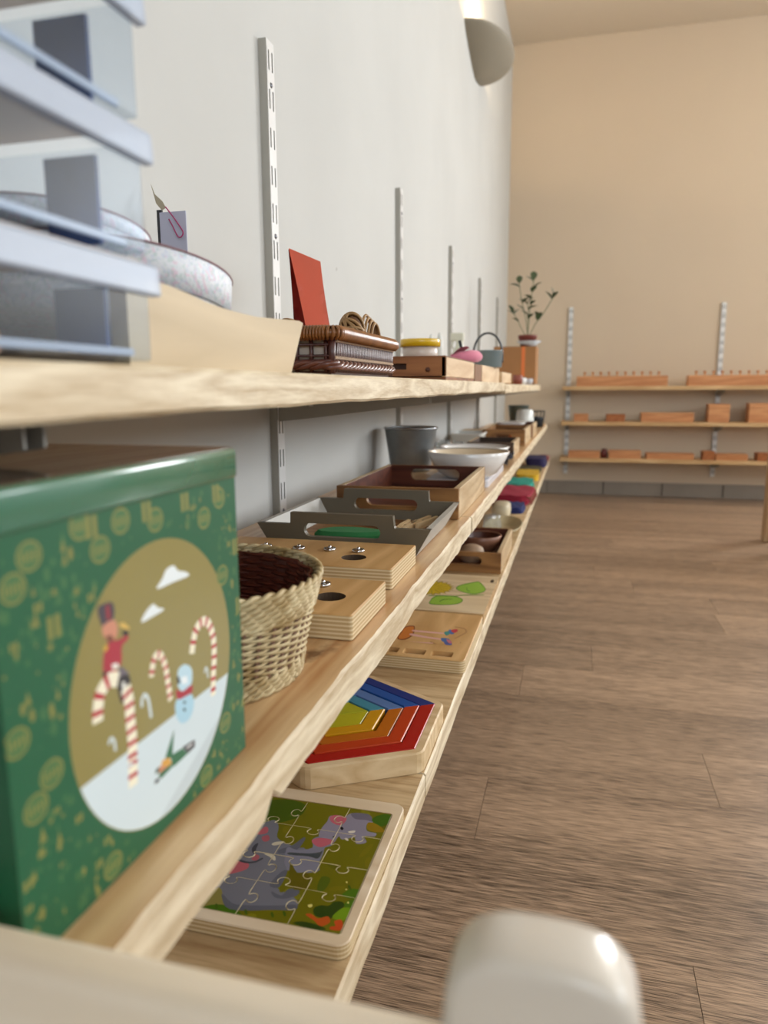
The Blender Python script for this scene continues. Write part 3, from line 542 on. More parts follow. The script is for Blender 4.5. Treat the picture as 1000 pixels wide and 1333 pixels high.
ART_BOX = [('e4ecee', [(0.0618, 0.1048), (0.0661, 0.1081), (0.0691, 0.1111), (0.0747, 0.1116), (0.0779, 0.1085), (0.0829, 0.1069), (0.0864, 0.1042), (0.074, 0.1045)]), ('e4ecee', [(0.05, 0.0944), (0.0534, 0.0977), (0.0587, 0.0994), (0.0616, 0.097), (0.0661, 0.0949), (0.0581, 0.0944)]), ('45404a', [(0.0248, 0.1076), (0.0285, 0.1084), (0.0337, 0.1072), (0.0335, 0.1012), (0.0276, 0.1001), (0.0262, 0.1015)]), ('8e2f3c', [(0.0294, 0.1072), (0.0316, 0.1075), (0.032, 0.1017), (0.0293, 0.1018)]), ('c88a72', [(0.0268, 0.1003), (0.0335, 0.1008), (0.0353, 0.0972), (0.0344, 0.094), (0.0309, 0.0925), (0.0276, 0.0957)]), ('7a4a3a', [(0.0276, 0.096), (0.0313, 0.0958), (0.0332, 0.093), (0.0299, 0.0928)]), ('a83242', [(0.0272, 0.0918), (0.031, 0.0931), (0.0353, 0.0923), (0.0409, 0.0924), (0.0407, 0.0904), (0.0371, 0.0892), (0.0362, 0.0829), (0.0319, 0.0817), (0.0256, 0.0822)]), ('2a2a30', [(0.0378, 0.0949), (0.0411, 0.0945), (0.0415, 0.0922), (0.0386, 0.0925)]), ('d5b05e', [(0.0359, 0.0983), (0.0392, 0.0979), (0.0425, 0.0947), (0.0417, 0.094), (0.0379, 0.0963)]), ('c9a240', [(0.027, 0.0929), (0.0293, 0.0924), (0.0286, 0.0906), (0.0265, 0.0907)]), ('2a2a30', [(0.0248, 0.0832), (0.0278, 0.0831), (0.0275, 0.0811), (0.0253, 0.0817)]), ('c06a3a', [(0.0297, 0.0812), (0.033, 0.082), (0.0332, 0.0784), (0.0293, 0.0779)]), ('e8e8e0', [(0.0306, 0.0844), (0.0338, 0.0838), (0.0346, 0.0817), (0.0309, 0.0822)]), ('6d6670', [(0.0335, 0.0811), (0.0363, 0.0814), (0.0406, 0.0769), (0.0336, 0.0769)]), ('2b2a30', [(0.033, 0.0771), (0.0403, 0.0763), (0.0405, 0.0675), (0.0384, 0.0691), (0.0371, 0.0679), (0.0342, 0.0677)]), ('e8e8e0', [(0.0356, 0.0753), (0.0373, 0.075), (0.038, 0.0708), (0.0357, 0.0714)]), ('bcd9e6', [(0.0728, 0.0623), (0.0744, 0.0657), (0.0795, 0.0657), (0.0845, 0.0617), (0.0843, 0.056), (0.0814, 0.0538), (0.0762, 0.0544), (0.0729, 0.0582)]), ('a9cfe0', [(0.0699, 0.0506), (0.0731, 0.0533), (0.079, 0.0524), (0.0841, 0.0493), (0.0846, 0.044), (0.0808, 0.0398), (0.0747, 0.0402), (0.0708, 0.0445)]), ('a62f3f', [(0.0713, 0.0573), (0.0762, 0.0544), (0.0838, 0.0545), (0.0842, 0.0509), (0.0788, 0.0512), (0.0723, 0.0524)]), ('2b3a48', [(0.0723, 0.0625), (0.074, 0.0626), (0.0751, 0.0589), (0.0725, 0.0592)]), ('e8f0f4', [(0.0754, 0.0613), (0.0805, 0.06), (0.0809, 0.0565), (0.0765, 0.0575)]), ('2b3a48', [(0.0763, 0.0498), (0.0781, 0.0493), (0.0782, 0.0479), (0.0765, 0.0485)]), ('2b3a48', [(0.076, 0.0466), (0.0777, 0.0461), (0.0779, 0.0445), (0.0761, 0.0452)]), ('2f6a4a', [(0.0682, 0.0405), (0.0655, 0.0283), (0.0602, 0.0312)]), ('2f6a4a', [(0.065, 0.0302), (0.0736, 0.0291), (0.0777, 0.0244), (0.0672, 0.0241), (0.0644, 0.0248)]), ('2a2a30', [(0.0737, 0.0295), (0.084, 0.028), (0.0837, 0.0247), (0.0777, 0.0244)]), ('e0e0e0', [(0.0768, 0.0278), (0.0819, 0.0274), (0.0821, 0.0266), (0.0773, 0.0267)]), ('d8a24e', [(0.0583, 0.0313), (0.0633, 0.0301), (0.065, 0.0265), (0.0608, 0.0258), (0.0566, 0.0287)]), ('c98a6a', [(0.0551, 0.0301), (0.0609, 0.0275), (0.0616, 0.0242), (0.0557, 0.0262)]), ('2a4a38', [(0.0535, 0.0298), (0.0561, 0.0296), (0.0553, 0.0276), (0.0526, 0.028)]), ('2a2a30', [(0.0527, 0.0256), (0.0562, 0.0248), (0.0544, 0.0234), (0.0516, 0.0242)]), ('2f6a4a', [(0.0548, 0.0267), (0.0639, 0.0265), (0.0652, 0.0246), (0.0565, 0.0238)])]
CANES = {'c1': [(0.0206, 0.066), (0.0212, 0.0712), (0.0233, 0.0763), (0.0284, 0.079), (0.0336, 0.0772), (0.0376, 0.0724), (0.039, 0.0667), (0.0392, 0.0578), (0.0395, 0.0496), (0.0387, 0.0403)], 'c1b': [(0.0389, 0.0406), (0.0381, 0.031)], 'c2': [(0.102, 0.0415), (0.1028, 0.0501), (0.1045, 0.06), (0.1046, 0.0687), (0.1021, 0.0756), (0.0983, 0.0795), (0.0926, 0.0797), (0.0883, 0.0761), (0.0852, 0.0685)], 'c3': [(0.0668, 0.0544), (0.0656, 0.0637), (0.0643, 0.0712), (0.0609, 0.0772), (0.0569, 0.0764), (0.0543, 0.0699)], 'w1': [(0.0525, 0.0531), (0.0514, 0.0612), (0.0492, 0.0644), (0.0472, 0.0631), (0.0469, 0.0602)], 'w2': [(0.029, 0.0506), (0.0287, 0.0547), (0.0269, 0.0566), (0.0256, 0.0548)], 'w3': [(0.0979, 0.0521), (0.0977, 0.0561), (0.0962, 0.0575), (0.0952, 0.0554)]}
SNOW = [(0.0068, 0.0465), (0.1162, 0.047), (0.1268, 0.0428), (0.1271, -0.0572), (0.0212, 0.0113), (0.0011, 0.0426)]
SNOW2 = [(0.0315, 0.0158), (0.0457, 0.0203), (0.1031, 0.0083), (0.1103, -0.0459), (0.0209, 0.0083)]
OVALS = [(0.0288, 0.1285), (-0.005, 0.1338), (0.0636, 0.1332), (0.1013, 0.1273), (0.1157, 0.0969), (0.0415, 0.1367), (0.1158, 0.1344), (0.0192, 0.1389), (-0.0127, 0.1252), (-0.0036, 0.0592), (0.023, 0.0069), (0.1122, 0.0229), (0.0924, 0.0054), (-0.0117, 0.0514), (-0.0169, 0.0767)]
# ================================================================== middle shelf, near to far (top of the board z = .480)
ZM, ZL, ZU = .4806, .3045, .6756
m_ply = wood('birch_ply_face', 'bd935c', 'dcb57e', 'y', freq=9, stretch=9, rough=.45, fine=.25, bump=.06)
m_plye = striped('birch_ply_edge', 'bda276', 'dcc9a4', .0032, thin=.5)
m_plyl = wood('light_ply_face', 'c4ab85', 'e0cca8', 'x', freq=9, stretch=9, rough=.45, fine=.3, bump=.06)
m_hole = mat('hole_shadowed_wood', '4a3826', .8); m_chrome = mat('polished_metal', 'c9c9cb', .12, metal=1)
m_wal = wood('walnut_inside', '431f14', '693623', 'x', freq=12, stretch=9, rough=.5, fine=.4)
m_acac = wood('acacia_tray', '6b4629', 'a37848', 'x', freq=10, stretch=7, rough=.45, fine=.4)
m_acal = wood('acacia_pale_lit', 'b3966f', 'dcc7a4', 'y', freq=12, stretch=7, rough=.45, fine=.4)  # pale tone paints the strong light on the trays' side panels
def recalc(bm): bmesh.ops.recalc_face_normals(bm, faces=bm.faces); return bm
# ---- green gift box with a printed winter scene
t = thing('gift_box', 'tall green cardboard gift box printed with a gold disc, snowman and candy canes', 'box', (.2765, .1905, ZM), -.023)
pal = ['145a3a', '8f8348', 'cfdde2', 'c2cfd4', 'c9a24a', 'f0ead2', 'b0263a', '3d6c41', '7f7f42']
idx = {c: i for i, c in enumerate(pal)}
def slot(c):
    if c not in idx: idx[c] = len(pal); pal.append(c)
    return idx[c]
G = [(ell(.0628, .0653, .0572, .0595, 64), 1)]
SN = geometry.delaunay_2d_cdt  # (the snow bank is the part of the disc below a slanting line)
disc = ell(.0628, .0653, .0568, .0591, 64)
def clip(poly, a, b):
    """keeps the side of poly to the right of the line a->b"""
    o = []; n = len(poly)
    f = lambda p: (b[0] - a[0]) * (p[1] - a[1]) - (b[1] - a[1]) * (p[0] - a[0])
    for i in range(n):
        p, q = poly[i], poly[(i + 1) % n]; fp, fq = f(p), f(q)
        if fp <= 0: o.append(p)
        if (fp < 0) != (fq < 0): s = fp / (fp - fq); o.append((p[0] + (q[0] - p[0]) * s, p[1] + (q[1] - p[1]) * s))
    return o
rnd = random.Random(3); orn = []
for i, (u, v) in enumerate(OVALS):
    orn.append((ell(u, v, .0056, .0051, 18), 8)); orn.append((ell(u, v, .0048, .0041, 16), 7))
    for k in range(5): orn.append((sq(u - .0038 + k * .0017, u - .0029 + k * .0017, v - .0017 - .0004 * (k % 2), v + .0017), 8))
def far(u, v, d=.0):
    return all((u - a) ** 2 + (v - b) ** 2 > .0085 ** 2 for a, b in OVALS) and ((u - .0628) / .0572) ** 2 + ((v - .0653) / .0595) ** 2 > 1.13 + d
cnt = 0
while cnt < 250:
    u, v = rnd.uniform(-.02, .131), rnd.uniform(.002, .139)
    if not far(u, v): continue
    k = rnd.random(); s = rnd.uniform(.0006, .0018); cnt += 1; cc = 8 if rnd.random() < .45 else 7
    if k < .3: orn.append((ell(u, v, s * .8, s * 1.5, 8), cc))                       # bauble
    elif k < .5: orn.append(([(u - s, v - s), (u + s, v - s), (u, v + s * 2.4)], cc))  # fir tree
    elif k < .65: orn.append((sq(u - s * 1.2, u + s * 1.2, v - s, v + s), cc)); orn.append((sq(u - s * .2, u + s * .2, v - s, v + s), 0))  # parcel
    elif k < .8: orn.append((sum([[(u + s * 1.3 * cos(a), v + s * 1.3 * sin(a)), (u + s * .5 * cos(a + pi / 5), v + s * .5 * sin(a + pi / 5))] for a in [2 * pi * j / 5 for j in range(5)]], []), cc))
    else: orn.append((ell(u, v, s * .45, s * .45, 6), cc))
for u, v in ((.022, .1395), (.055, .1395), (.083, .139), (.11, .139), (.0, .11), (.128, .08), (.127, .11)): orn.append((sq(u, u + .006, v - .006, v + .002), 8)); orn.append((sq(u + .0025, u + .0035, v - .006, v + .002), 0))
snow = clip(disc, SNOW[0], SNOW[1]); sh2 = clip(snow, (.036, .0), (.124, .036))
art = G + orn + [(snow, 2), (sh2, 3)]
for k_, wd in (('w1', .0016), ('w2', .0013), ('w3', .0011)): art.append((stroke(smoothline(CANES[k_], 4), wd), 2))
def cane(pts, wd, per):
    P = smoothline(pts, 6); acc = 0; art.append((stroke(P, wd), 5)); seg = []
    L_ = [0]
    for a, b in zip(P, P[1:]): L_.append(L_[-1] + (Vector(b) - Vector(a)).length)
    def at(s):
        s = max(0, min(L_[-1] - 1e-6, s))
        for i in range(len(P) - 1):
            if L_[i + 1] >= s:
                f = (s - L_[i]) / max(1e-9, L_[i + 1] - L_[i]); return tuple(Vector(P[i]).lerp(Vector(P[i + 1]), f))
    s = per * .4
    while s + per * .36 < L_[-1]:
        art.append((stroke([at(s), at(s + per * .18), at(s + per * .36)], wd * 1.04), 6)); s += per
c1 = CANES['c1'][5:] + CANES['c1b']
for k_ in range(len(ART_BOX)):
    c, p = ART_BOX[k_]
    art.append((smoothloop(p, 3) if len(p) > 5 else p, slot(c)))
cane(c1, .0058, .0052); cane(CANES['c1'][:5], .0058, .0060); cane(CANES['c2'], .0044, .0052); cane(CANES['c3'], .0033, .0044)
m_box = []
for c in pal:
    g = M_(c, .42); m_box.append(g)
m_gold = mat('gold_print', '8b8047', .35, coat=.15); m_box[1] = m_gold
bm = NB(); BH = .1425
outer = sq(-.0215, .132, .0, BH)
printed(bm, outer, art, 0, 0, F=lambda u, v, w: (w, u, v))
for f in bm.faces:
    if f.normal.x < 0: f.normal_flip()
box(bm, -.135, -.0003, -.0210, .1315, 0, BH, .0008, mi=0)
obj('carton', bm, m_box, t)
bm = NB(); box(bm, -.1365, .0016, -.0222, .1325, BH - .0005, .1568, .0022, seg=3)
m_lid = mat('glossy_green_lid', '2c6b52', .2, coat=.8, spec=.8); obj('lid', bm, m_lid, t, smooth=40)
bm = NB(); plate(bm, rrect(-.1345, -.0004, -.0202, .1305, .002), .1566, .1573); obj('lid_top', bm, mat('lid_top_reflection', '5f4a35', .12, coat=.6, var=.25, vscale=14), t)  # brown stands for the shelf underside reflected in the green lid
# ---- round wicker basket
m_wick = mat('willow_peeled', 'd8c79e', .5, var=.28, vscale=60, var2='a68c5c'); m_wickd = mat('willow_brown', '6a2f22', .45, var=.4, vscale=50, coat=.2); m_stake = mat('willow_stake', '8a6a58', .55, var=.2, vscale=40)
def wave_ring(bm, R, z, amp, n, ph, r, mi=0, N=None, zw=0, sx=1):
    N = N or n * 6
    pts = [((R + amp * cos(n / 2 * 2 * pi * k / N + ph)) * cos(2 * pi * k / N), (R + amp * cos(n / 2 * 2 * pi * k / N + ph)) * sin(2 * pi * k / N) * sx, z + zw * sin(3 * 2 * pi * k / N)) for k in range(N)]
    tube(bm, pts, r, 5, closed=True, mi=mi)
t = thing('round_basket', 'round pale wicker basket with dark brown inside, beside the green box', 'basket', (.204, .412, ZM))
H_ = .068; r0, r1 = .066, .081; NS = 44
rad = lambda z: r0 + (r1 - r0) * (z / H_) ** 1.15
def twist_band(z0, z1, rows, rr, tw, amp=.0016):
    bm = NB()
    for q in range(rows):
        z = z0 + (z1 - z0) * (q + .5) / rows
        for ph in (0, pi):
            N = 40 * 5; pts = []
            for k in range(N):
                a = 2 * pi * k / N; R = rad(z) + amp * cos(tw * a + ph + q); pts.append((R * cos(a), R * sin(a), z + amp * .9 * sin(tw * a + ph + q)))
            tube(bm, pts, rr, 5, closed=True)
    return bm
tag(obj('base_border', twist_band(.001, .013, 4, .0015, 24), m_wick, t), kind='stuff')
bm = NB()
for q in range(15): wave_ring(bm, rad(.014 + q * .0022), .014 + q * .0022, .0014, NS, pi * (q % 2), .00105)
tag(obj('woven_side', bm, m_wick, t), kind='stuff')
bm = NB()
for k in range(NS):
    a = 2 * pi * k / NS; tube(bm, [((rad(z) - .0006) * cos(a), (rad(z) - .0006) * sin(a), z) for z in (.002, .02, .035, .05, .064)], .0016, 6)
tag(obj('stakes', bm, m_stake, t), kind='stuff')
tag(obj('rim_border', twist_band(.0465, .068, 7, .0017, 26, .0015), m_wick, t), kind='stuff')
bm = NB()
for q in range(22): wave_ring(bm, rad(.004 + q * .0028) - .0046, .004 + q * .0028, .0016, 34, pi * (q % 2), .0014)
lathe(bm, [(0, .003), (r0 - .004, .003), (r1 - .006, .064)], n=40)
tag(obj('dark_lining', bm, m_wickd, t), kind='stuff')
# ---- two bell blocks of plywood
def bell(parent, x, y, z):
    bm = NB(); lathe(bm, [(0, .0012), (.0030, .0012), (.0040, .0030), (.0062, .0028), (.0066, .0012), (.0058, 0), (0, 0)], n=18)
    obj('metal_bell', bm, m_chrome, parent, loc=(x, y, z))
    bm = NB(); lathe(bm, [(.0012, .001), (.0022, .0034), (.0012, .0052), (0, .0056)], n=10); obj('clapper', bm, m_chrome, parent, loc=(x, y, z))
def block(y0, y1, x0, x1, label, hole, bells):
    t = thing('instrument_block', label, 'wooden block', ((x0 + x1) / 2, (y0 + y1) / 2, ZM), 0, None)
    hx, hy = (x1 - x0) / 2, (y1 - y0) / 2; h = .0195; cx0, cy0 = (x0 + x1) / 2, (y0 + y1) / 2
    bm = NB(); hl = ell(hole[0] - cx0, hole[1] - cy0, .0125, .0125, 24)
    plate(bm, rrect(-hx, hx, -hy, hy, .0025, 3), 0, h, [hl], mi=0, mi_side=1, mi_hole=2, bev=.001)
    obj('block', bm, [m_ply, m_plye, m_hole], t)
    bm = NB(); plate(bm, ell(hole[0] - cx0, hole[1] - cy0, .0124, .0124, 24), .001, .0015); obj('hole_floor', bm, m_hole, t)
    for bx, by in bells: bell(t, bx - cx0, by - cy0, h)
block(.490, .590, .085, .286, 'pale plywood block with one round hole, beside the round basket', (.2545, .533), [(.238, .562)])
block(.631, .738, .075, .2805, 'pale plywood block with four small metal bells, before the grey tray', (.2325, .668), [(.129, .69), (.166, .69), (.199, .692), (.230, .692)])
# ---- grey notched tray
m_taupe = mat('taupe_paint', '6a6252', .45); m_taupel = mat('taupe_paint_lit', 'b9b7b0', .5)  # side panels are the taupe lightened to carry light falling on them
t = thing('serving_tray', 'taupe painted tray with raised notched handles and a wooden floor', 'tray', (.19, .86, ZM))
def end_plate(y):
    w0, w1 = .084, .102; zt = .032; zh = .046; ny_ = .061
    P = [(-w0, 0), (w0, 0), (w1, zt), (ny_ + .001, zt), (ny_, zt + .002), (ny_ - .001, zh), (-ny_ + .001, zh), (-ny_, zt + .002), (-ny_ - .001, zt), (-w1, zt)]
    bm = NB(); plate(bm, P, y, y + .008, [rrect(-.045, .045, .018, .034, .0078)], F=lambda u, v, w: (u, w + (v * .12 if y > 0 else -v * .12), v)); return recalc(bm)
obj('end_panel', end_plate(-.098), m_taupe, t); obj('end_panel', end_plate(.090), m_taupe, t)
for s in (-1, 1):
    bm = NB(); P = [(s * .084, 0), (s * .0775, 0), (s * .0955, .032), (s * .102, .032)]
    plate(bm, P, -.096, .096, F=lambda u, v, w: (u, w * (1 + v * .6), v)); obj('side_panel', recalc(bm), m_taupel, t)
bm = NB(); box(bm, -.081, .081, -.093, .093, .002, .006); obj('tray_floor', bm, m_acac, t)
m_peg = wood('peg_wood', 'c7a678', 'e6cfa6', 'x', freq=14, stretch=6, rough=.6)
def peg(loc, rz, label, tilt=0):
    t = thing('clothes_peg', label, 'clothes peg', loc, rz, 'clothes pegs in the grey tray')
    for s in (-1, 1):
        bm = NB(); plate(bm, [(-.03, s * .0015), (-.012, s * .0006), (.0, s * .0030), (.032, s * .0032), (.032, s * .0070), (.0, s * .0078), (-.03, s * .0052)], 0, .008); obj('jaw', recalc(bm), m_peg, t)
    bm = NB(); tube(bm, [(.002 * cos(a) + .0, .0045 * sin(a), .0045 + .0001 * a) for a in [k * .5 for k in range(40)]], .0006, 5); obj('spring', bm, m_chrome, t)
peg((.236, .880, ZM + .0064), 1.50, 'wooden clothes peg in the grey tray, nearest the shelf front'); peg((.212, .875, ZM + .0064), 1.75, 'wooden clothes peg lying in the middle of the grey tray'); peg((.252, .915, ZM + .0064), 1.35, 'wooden clothes peg at the far end of the grey tray')
bm = NB(); Pg = smoothloop([(-.042, -.012), (-.02, -.022), (.015, -.02), (.04, -.006), (.036, .01), (0, .02), (-.03, .012)], 4)
plate(bm, Pg, 0, .013, bev=.004); tag(obj('felt_pouch', bm, mat('green_felt', '2d7a44', .9, bump=.4), loc=(.187, .805, ZM + .0064)), 'green felt pouch lying in the taupe tray behind its handle', 'pouch')
# ---- brown wooden box tray
def box_tray(name, label, cat, x0, x1, y0, y1, z, h, mo, mi_, ml, slot_w=.09, slot_h=.021, th=.009, group=None):
    t = thing(name, label, cat, ((x0 + x1) / 2, (y0 + y1) / 2, z), 0, group); hx, hy = (x1 - x0) / 2, (y1 - y0) / 2
    for s in (-1, 1):
        bm = NB(); a, b = (-hy, -hy + th) if s < 0 else (hy - th, hy)
        plate(bm, sq(-hx, hx, 0, h), a, b, [rrect(-slot_w / 2, slot_w / 2, h * .38, h * .38 + slot_h, slot_h * .48)] if slot_w else [], F=lambda u, v, w: (u, w, v))
        recalc(bm)
        for f in bm.faces: f.material_index = 1 if f.normal.y * s < -.5 else 0
        obj('end_panel', bm, [mo, mi_], t)
        bm = NB(); a, b = (-hx, -hx + th) if s < 0 else (hx - th, hx); box(bm, a, b, -hy + th, hy - th, 0, h, .0008)
        for f in bm.faces: f.material_index = 1 if f.normal.x * s < -.5 else 0
        obj('side_panel', bm, [ml, mi_], t)
    bm = NB(); box(bm, -hx + th, hx - th, -hy + th, hy - th, .001, .006); obj('tray_floor', bm, mi_, t)
    return t
box_tray('wooden_tray', 'empty brown wooden box tray with slot handles before the white bowl', 'tray', .104, .284, 1.0, 1.305, ZM, .0435, m_acac, m_wal, m_acal)
# ---- zinc bucket
t = thing('zinc_bucket', 'plain grey zinc bucket standing behind the brown wooden tray', 'bucket', (.080, 1.6, ZM))
m_zinc = mat('zinc', 'a4a9aa', .45, metal=.55, var=.25, vscale=18)
bm = NB(); lathe(bm, [(0, 0), (.0445, 0), (.0455, .003), (.0590, .093), (.0610, .0945), (.0600, .0965), (.0580, .0945), (.0440, .004), (0, .003)], n=48); obj('body', bm, m_zinc, t)
bm = NB(); lathe(bm, [(.0588, .0925), (.0612, .094), (.0612, .0965), (.0585, .0975), (.0575, .095)], n=48, closed=True); obj('rim', bm, mat('rolled_rim', 'a9adb0', .25, metal=.9), t)
# ---- low white tray, patterned cloth, two white bowls
m_cer = mat('white_ceramic', 'e4e2df', .18, coat=.4); m_cerb = mat('cream_glaze', 'd9c8ac', .3)
bm = NB(); plate(bm, rrect(-.06, .06, -.15, .15, .01), 0, .013, bev=.002); tag(obj('tray', bm, mat('white_laminate', 'cfced4', .35), loc=(.226, 1.49, ZM)), 'low white slab tray underneath the two white bowls', 'tray')
def bowl(label, x, y, z, R, r, h, mo, mi_, group=None, n=56):
    t = thing('bowl', label, 'bowl', (x, y, z), 0, group)
    bm = NB(); lathe(bm, [(0, 0), (r, 0), (r * 1.05, .002), (r + (R - r) * .40, h * .20), (r + (R - r) * .68, h * .5), (R, h), (R - .002, h + .0012), (R - .004, h)], n=n); obj('shell', bm, mo, t)
    bm = NB(); lathe(bm, [(R - .0045, h - .001), (r + (R - r) * .66 - .004, h * .5), (r + (R - r) * .38 - .004, h * .22), (r * .9, .006), (0, .005)], n=n); obj('glazed_inside', bm, mi_, t); return t
bowl('wide white bowl with cream inside, behind the brown wooden tray', .2415, 1.385, ZM + .0135, .0795, .040, .050, m_cer, m_cerb)
bowl('second white bowl half hidden behind the first white bowl', .229, 1.56, ZM + .0135, .076, .036, .045, m_cer, m_cer)
m_navy = mat('navy_patterned_cloth', '2b3450', .8, var=.6, vscale=140, var2='b9bcc4')
bm = NB()
for k in range(9):
    pass
N_ = 26; g = [[None] * 9 for _ in range(N_ + 1)]
for i in range(N_ + 1):
    for j in range(9): g[i][j] = bm.verts.new((-.028 + .056 * j / 8, -.11 + .22 * i / N_, .010 + .006 * sin(i * 1.1 + j) + .005 * cos(j * 1.9 + i * .4)))
for i in range(N_):
    for j in range(8): bm.faces.new((g[i][j], g[i][j + 1], g[i + 1][j + 1], g[i + 1][j]))
r_ = bmesh.ops.solidify(bm, geom=bm.faces[:], thickness=.005)
tag(obj('folded_cloth', bm, m_navy, loc=(.262, 1.77, ZM + .006), smooth=180), 'crumpled navy and silver cloth beside the second white bowl', 'cloth')
# ---- glass jars behind the bucket, white tub, trays further along
m_glassy = clear('clear_glass', (.93, .96, .96, 1), gloss=.35, rough=.03, diff=.14, fr=.55, dcol=(.85, .9, .92, 1))
for i, (x, y) in enumerate([(.068, 1.80), (.105, 1.86), (.055, 1.90), (.098, 1.95), (.14, 1.90)]):
    bm = NB(); lathe(bm, [(0, 0), (.015, 0), (.018, .004), (.018, .030), (.0145, .036), (.0145, .042), (.0165, .043), (.013, .043), (.0165, .030), (.0165, .004), (0, .002)], n=20)
    t = tag(obj('glass_jar', bm, m_glassy, loc=(x, y, ZM)), ['small clear glass jar right behind the zinc bucket', 'small glass jar in the middle of the group behind the bucket', 'small glass jar nearest the wall behind the zinc bucket', 'rearmost small glass jar behind the zinc bucket', 'small glass jar nearest the white bowls'][i], 'jar', 'glass jars behind the zinc bucket')
box_tray('wooden_tray', 'dark brown low tray right behind the white bowls', 'tray', .160, .283, 1.93, 2.14, ZM, .040, mat('dark_brown_wood', '4f3c2c', .5), mat('dark_brown_inner', '3c2c20', .6), m_acal, slot_w=0)
bm = NB(); plate(bm, rrect(-.05, .05, -.075, .075, .012), .0, .04, bev=.002); 
t = thing('plastic_tub', 'translucent white rectangular tub near the wall behind the glass jars', 'tub', (.112, 2.30, ZM))
bm = NB(); P0 = rrect(-.042, .042, -.06, .06, .01); P1 = rrect(-.05, .05, -.07, .07, .012)
lo = [bm.verts.new((x, y, 0)) for x, y in P0]; hi = [bm.verts.new((x, y, .042)) for x, y in P1]; hi2 = [bm.verts.new((x * .96, y * .97, .042)) for x, y in P1]; lo2 = [bm.verts.new((x * .95, y * .96, .002)) for x, y in P0]
for k in range(len(P0)):
    j = (k + 1) % len(P0); bm.faces.new((lo[k], lo[j], hi[j], hi[k])); bm.faces.new((hi[k], hi[j], hi2[j], hi2[k])); bm.faces.new((hi2[k], hi2[j], lo2[j], lo2[k]))
bm.faces.new(lo[::-1]); bm.faces.new(lo2)
obj('body', bm, mat('milky_plastic', 'cdd2cf', .35), t, smooth=40)
bm = NB(); plate(bm, rrect(-.052, .052, -.072, .072, .013), .039, .044, [rrect(-.047, .047, -.067, .067, .01)]); obj('rim', recalc(bm), mat('milky_rim', 'dfe2df', .3), t)
box_tray('wooden_tray', 'mid brown wooden tray with orange beads, third tray from the bowls', 'tray', .150, .284, 2.34, 2.66, ZM, .050, m_acac, m_acac, m_acal, slot_w=.05, slot_h=.016)
for i, (x, y) in enumerate([(.255, 2.40), (.236, 2.44), (.262, 2.47)]):
    bm = NB(); bmesh.ops.create_icosphere(bm, subdivisions=2, radius=.013, matrix=Matrix.Translation((0, 0, .013))); tag(obj('bead', bm, M_('d8783a', .4), loc=(x, y, ZM + .0065), smooth=180), ['orange bead in the wooden tray, nearest the viewer', 'orange bead in the wooden tray, second of three', 'orange bead in the wooden tray, farthest from the viewer'][i], 'bead', 'orange beads in the far wooden tray')
box_tray('wooden_tray', 'red-brown wooden tray with pale end, fourth tray from the bowls', 'tray', .140, .286, 2.72, 3.0, ZM, .046, mat('red_brown_wood', '8a5a40', .5), m_wal, m_acal, slot_w=.05, slot_h=.015)
bm = NB(); plate(bm, rrect(-.05, .05, -.08, .08, .02), 0, .008, bev=.002); tag(obj('dish', bm, m_cer, loc=(.20, 2.86, ZM + .044)), 'flat white dish on top of the red-brown wooden tray', 'dish')
bm = NB(); plate(bm, rrect(-.04, .04, -.11, .11, .01), 0, .03, bev=.002); tag(obj('wooden_case', bm, m_acal, loc=(.075, 2.62, ZM)), 'pale flat wooden case against the wall beside the far trays', 'case')
t = thing('metal_pail', 'dull green-grey metal pail at the far end of the middle shelf', 'bucket', (.185, 3.35, ZM))
bm = NB(); lathe(bm, [(0, 0), (.036, 0), (.047, .10), (.049, .102), (.045, .102), (.034, .003), (0, .003)], n=32); obj('body', bm, mat('green_grey_metal', '5d6a68', .4, metal=.6), t)
t = thing('white_cup', 'white cup standing upside down before the far metal pail', 'cup', (.226, 3.18, ZM))
bm = NB(); lathe(bm, [(.041, 0), (.043, .003), (.034, .082), (.030, .088), (0, .089)], n=32); obj('cup_body', bm, mat('white_glaze', 'dfe6e4', .2, coat=.3), t)
t = thing('wire_basket', 'small dark wire basket at the far end of the middle shelf', 'basket', (.262, 3.45, ZM))
for z, r in ((.0, .027), (.03, .031), (.07, .036)):
    bm = NB(); tube(bm, [(r * cos(a), r * sin(a), z + .0025) for a in [2 * pi * k / 24 for k in range(24)]], .0022, 6, closed=True); obj('wire_ring', bm, m_dark, t)
for k in range(12):
    a = 2 * pi * k / 12; bm = NB(); tube(bm, [(.027 * cos(a), .027 * sin(a), .002), (.036 * cos(a), .036 * sin(a), .072)], .0014, 5); obj('wire', bm, m_dark, t)
bm = NB(); lathe(bm, [(0, .004), (.024, .004), (.026, .03), (.027, .045), (0, .050)], n=18); obj('dark_contents', bm, M_('2b2f36', .7), t)
# ================================================================== lowest shelf (top z = .304)
# ---- elephant jigsaw in its tray
OX, OY = .2285, .469
t = thing('jigsaw_puzzle', 'wooden tray jigsaw of grey elephants in green grass on lowest shelf', 'puzzle', (OX, OY, ZL))
X0, X1, Y0, Y1 = .1555, .3045, .3962, .5352
m_frame = wood('puzzle_frame', 'd3bd9c', 'e8d9bf', 'x', freq=7, stretch=6, rough=.5, fine=.25, bump=.04)
bm = NB(); plate(bm, rrect(.1445 - OX, .3125 - OX, .386 - OY, .5515 - OY, .009), 0, .0045, bev=0, mi=0, mi_side=1); obj('backing_board', bm, [m_hole, m_plye], t)
bm = NB(); hole = rrect(X0 - .0007 - OX, X1 + .0007 - OX, Y0 - .0007 - OY, Y1 + .0007 - OY, .003)
plate(bm, rrect(.1445 - OX, .3125 - OX, .386 - OY, .5515 - OY, .009), .0045, .0105, [hole], mi=0, mi_side=1, bev=.0008); obj('frame', bm, [m_frame, m_plye], t)
